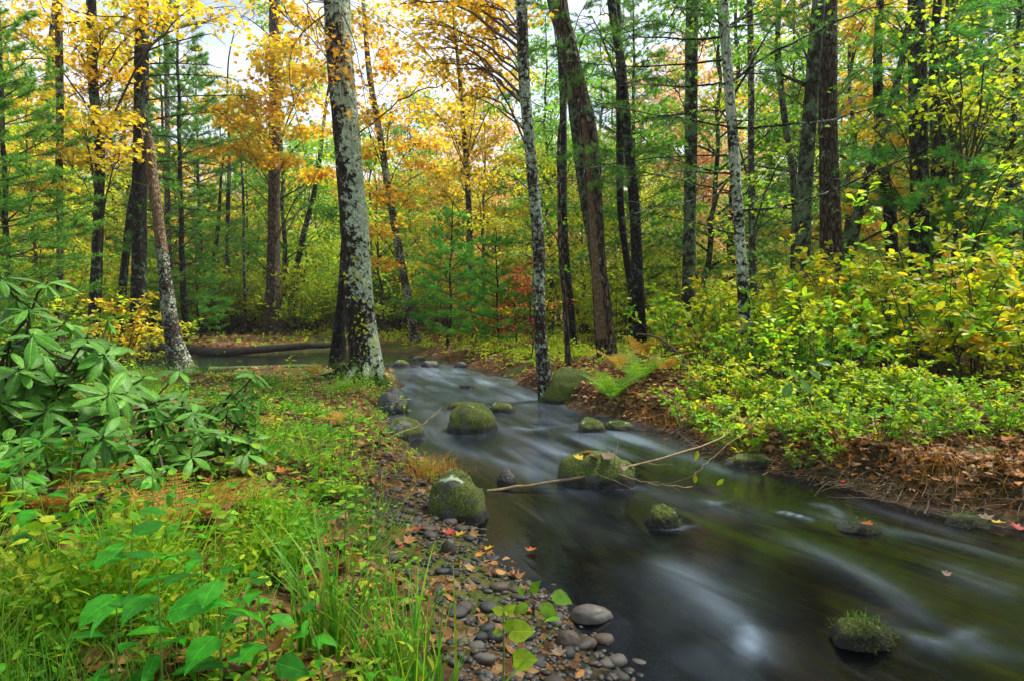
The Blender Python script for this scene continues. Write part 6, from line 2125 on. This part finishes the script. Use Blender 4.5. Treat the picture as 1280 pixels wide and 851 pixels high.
WD = [(190, 1.55, .42, 5, .15, 'broad-leaved weed with toothless big leaves, closest in the bottom corner'), (150, 1.75, .40, 5, .13, 'broad-leaved weed behind the closest one'),
      (265, 1.6, .3, 4, .12, 'broad dark green weed beside the closest one, nearer the grass'), (330, 1.65, .28, 4, .11, 'leafy weed at the foot of the tall grass blades'),
      (60, 2.0, .42, 5, .11, 'weed with drooping leaves in the dark corner'), (110, 2.3, .46, 6, .11, 'upright weed before the withered fern, big hanging leaves'),
      (20, 1.9, .36, 4, .10, 'shaded weed at the outermost corner of the bank'), (232, 2.2, .40, 5, .075, 'slender weed with a pale bare stem'),
      (185, 2.4, .42, 5, .07, 'thin-stemmed weed with paired leaves before the brown fern'), (75, 2.7, .5, 6, .10, 'leafy weed under the large rhododendron'),
      (400, 1.7, .22, 4, .08, 'low leafy weed between two grass tussocks'), (245, 1.9, .3, 4, .09, 'mid-height weed behind the broad dark green one'),
      (20, 2.5, .45, 5, .10, 'weed growing up into the withered fern'), (470, 1.6, .14, 4, .07, 'small weed at the gravel side of the tussock'), (130, 1.5, .28, 4, .11, 'big-leaved weed cropped by the lower edge'),
      (300, 2.1, .26, 4, .07, 'small leafy weed behind the tall grass')]
for px, Y, H, pr, ls, lab in WD:  # noqa
    weed(lab, gpt(px, Y), H, pr, ls, lean=(random.uniform(-.06, .06), random.uniform(-.05, .05)))
for px, Y, H, pr, ls, lab in [(410, 4.6, .38, 7, .09, 'yellow-green nettle-like weed on the bank above the grey rock'), (440, 4.9, .42, 7, .08, 'tall light green weed closest to the brown grass mound'),
                              (395, 4.1, .30, 6, .07, 'pale green weed in the middle of the near bank'), (460, 5.2, .30, 6, .07, 'light green weed leaning over the grey rock'),
                              (350, 4.3, .28, 6, .06, 'small pale weed between rhododendron and brook'), (425, 3.9, .34, 6, .06, 'thin seeding weed on the near bank'),
                              (492, 8.8, .5, 6, .08, 'leafy shoot at the brook side of the big maple'), (505, 8.2, .35, 5, .08, 'short leafy shoot hanging over the water by the big maple'),
                              (360, 9.0, .4, 6, .09, 'upright dark green shoot before the back channel')]:
    weed(lab, gpt(px, Y), H, pr, ls, 'leaf_lime' if Y > 5 else 'cover', lean=(random.uniform(-.05, .05), 0), group='light green weeds on the near bank')

def spot(px, Y):
    if px < 200:
        return 'before the large rhododendron' if Y > 2.6 else 'among the broad weeds of the corner'
    if px < 340:
        return 'behind the low rhododendron' if Y > 4.6 else 'below the low rhododendron'
    if Y > 7:
        return 'near the foot of the big maple'
    return 'beside the brown grass mound' if px > 430 and Y > 3.8 else 'above the gravel edge' if Y < 3.8 else 'in the middle of the near bank'


cnt = tries = 0
while cnt < 46 and tries < 900:
    tries += 1
    Y = 2.2 * (4.2 ** random.random())
    px = random.uniform(10, 490)
    x = (px - 640) / FPX * Y
    if float(sdf(np.array([[x, Y]]))[0]) < (.7 if Y < 5 else .25) or not free(x, Y, .22):
        continue
    tone, mt = random.choice([('pale green', 'cover'), ('yellowing', 'leaf_yg'), ('fresh green', 'weed'), ('lime', 'leaf_lime'), ('rusty', 'fern_orange'), ('dark green', 'weed')])
    form, kd, H, np_, ls = random.choice([('slender weed', 'lance', .36, 8, .07), ('bushy weed', 'ovate', .28, 8, .055), ('tall leafy weed', 'ovate', .45, 9, .065), ('low broad weed', 'oval', .18, 5, .07)])
    weed(uniq(f"{tone} {form} {spot(px, Y)}"), np.array([x, Y, gz(x, Y)]), H * random.uniform(.8, 1.2), np_, ls, mt, kd, lean=(random.uniform(-.1, .1), random.uniform(-.08, .08)), smat='stem_green', group='scattered weeds on the near bank')
    cnt += 1
for px, Y, lab in ((100, 2.2, 'small withered fern between the weeds of the corner'), (310, 3.2, 'small rusty fern at the foot of the low rhododendron'), (330, 6.0, 'rusty fern behind the low rhododendron'),
                   (160, 3.1, 'brown curled fern under the small rhododendron shoot'), (10, 3.2, 'brown fern at the outermost edge under the large rhododendron'), (420, 6.5, 'tan fern on the bank midway to the big maple')):
    fern(lab, gpt(px, Y), 6, .36, M['fern_orange'] if px in (310, 330, 420) else M['fern_brown'], arch=.7, wither=.3)
# lime-leaved sapling standing in the gravel
b = gpt(628, 2.05)
root = empty('sapling', b, 'thin green sapling with big spotted lime leaves standing in the gravel', 'sapling')
P = smooth_path([b, at_y(630, 815, 2.05), at_y(629, 765, 2.05)], 10)
mb = MB(); tube(mb, P, np.linspace(.004, .0025, 10), 6); mb.build('stem', M['stem_green'], root, base=b)
M['lf_lime'] = leaf_mat("lime_leaf", [(0.30, 0.55, 0.015), (0.5, 0.64, 0.02)], trans=.5, nscale=8, veins=.35)
for (x, y, s_, dx, dz, ny) in ((642, 824, .085, 1, -.05, -1.2), (637, 788, .09, 1, -.05, -1.2), (632, 776, .05, .6, -.8, -1), (631, 765, .045, .8, .5, -.7), (628, 765, .04, -.9, .3, -.7), (626, 790, .03, -1, 0, -1)):
    mb = MB(); leaves(mb, [at_y(x, y, 2.04)], [(dx, .1, dz)], [(0, ny, .8)], s_, 'heart', smooth=True); mb.build('leaf', M['lf_lime'], root, base=b)
b = gpt(668, 2.7)
root = empty('seedling', b, 'seedling with reddish stalks and fresh green leaves over the water edge', 'seedling')
for (x0, y0, x, y, s_, dx, dz) in ((668, 752, 690, 742, .10, .9, -.35), (668, 752, 676, 756, .10, .7, -.55), (664, 757, 660, 756, .075, -.9, -.4), (666, 752, 664, 740, .07, .5, .75), (666, 755, 655, 742, .05, -.6, .6)):
    q0, q1 = at_y(x0, y0, 2.65), at_y(x, y, 2.65)
    mb = MB(); tube(mb, np.array([b, q0, q1]), [.003, .002, .0015], 5); mb.build('stalk', M['twig'], root, base=b)
    mb = MB(); leaves(mb, [q1], [(dx, -.1, dz)], [(0, -.9, 1)], s_, 'ovate', smooth=True, curl=-.2); mb.build('leaf', M['fern_green'], root, base=b)

# grass tussocks
for px, Y, n, H, lab in ((405, 1.95, 85, .50, 'tall green grass tussock with upright blades on the near bank'), (520, 1.75, 70, .46, 'grass tussock at the gravel edge with one yellowed blade'),
                         (455, 1.85, 36, .25, 'short bright grass tussock between the two tall ones'), (360, 2.6, 30, .22, 'small grass tussock behind the tall upright one'),
                         (480, 2.5, 40, .18, 'low fine grass tussock beside the gravel')):
    b = gpt(px, Y)
    mb = MB()
    P = b + np.column_stack([rng.normal(0, .05, n), rng.normal(0, .05, n), np.zeros(n)])
    blades(mb, P - [0, 0, .02], H * rng.uniform(.5, 1.15, n), rng.uniform(.008, .015, n), .7, 9)
    o = mb.build('grass_tussock', M['grass'], base=b)
    o.location = b
    tag(o, lab, 'grass', 'grass tussocks on the near bank')
# mound of dead grass above the big boulder
b = at_ground(532, 598)
mb = MB()
n = 420
P = b + np.column_stack([rng.normal(0, .13, n), rng.normal(.05, .10, n), rng.uniform(0, .05, n)])
blades(mb, P, rng.uniform(.08, .22, n), rng.uniform(.002, .005, n), 1.8, 5)
o = mb.build('grass_mound', M['fern_brown'], base=b); o.location = b
tag(o, 'mound of dead brown grass above the big mossy boulder', 'dead grass')


# ------------------------------------------------------------------ thin haze volume added to brighten the far dark gaps
V = np.array([[x, y, z] for x in (-320, 320) for y in (-90, 330) for z in (-3, 34)], float)
F = np.array([[0, 1, 3, 2], [4, 6, 7, 5], [0, 4, 5, 1], [2, 3, 7, 6], [0, 2, 6, 4], [1, 5, 7, 3]])
hm = bpy.data.materials.new("haze")
hm.use_nodes = True
hn = hm.node_tree.nodes
hn.clear()
ho = hn.new("ShaderNodeOutputMaterial")
pv = hn.new("ShaderNodeVolumePrincipled")
pv.inputs['Color'].default_value = (0.97, 0.98, 0.95, 1)
pv.inputs['Density'].default_value = 0.0007
pv.inputs['Anisotropy'].default_value = 0.3
hm.node_tree.links.new(pv.outputs[0], ho.inputs['Volume'])
mb = MB()
mb.add(V, F)
hz = mb.build('haze', hm)
tag(hz, 'thin damp haze hanging in the wood', 'haze', None, 'stuff')
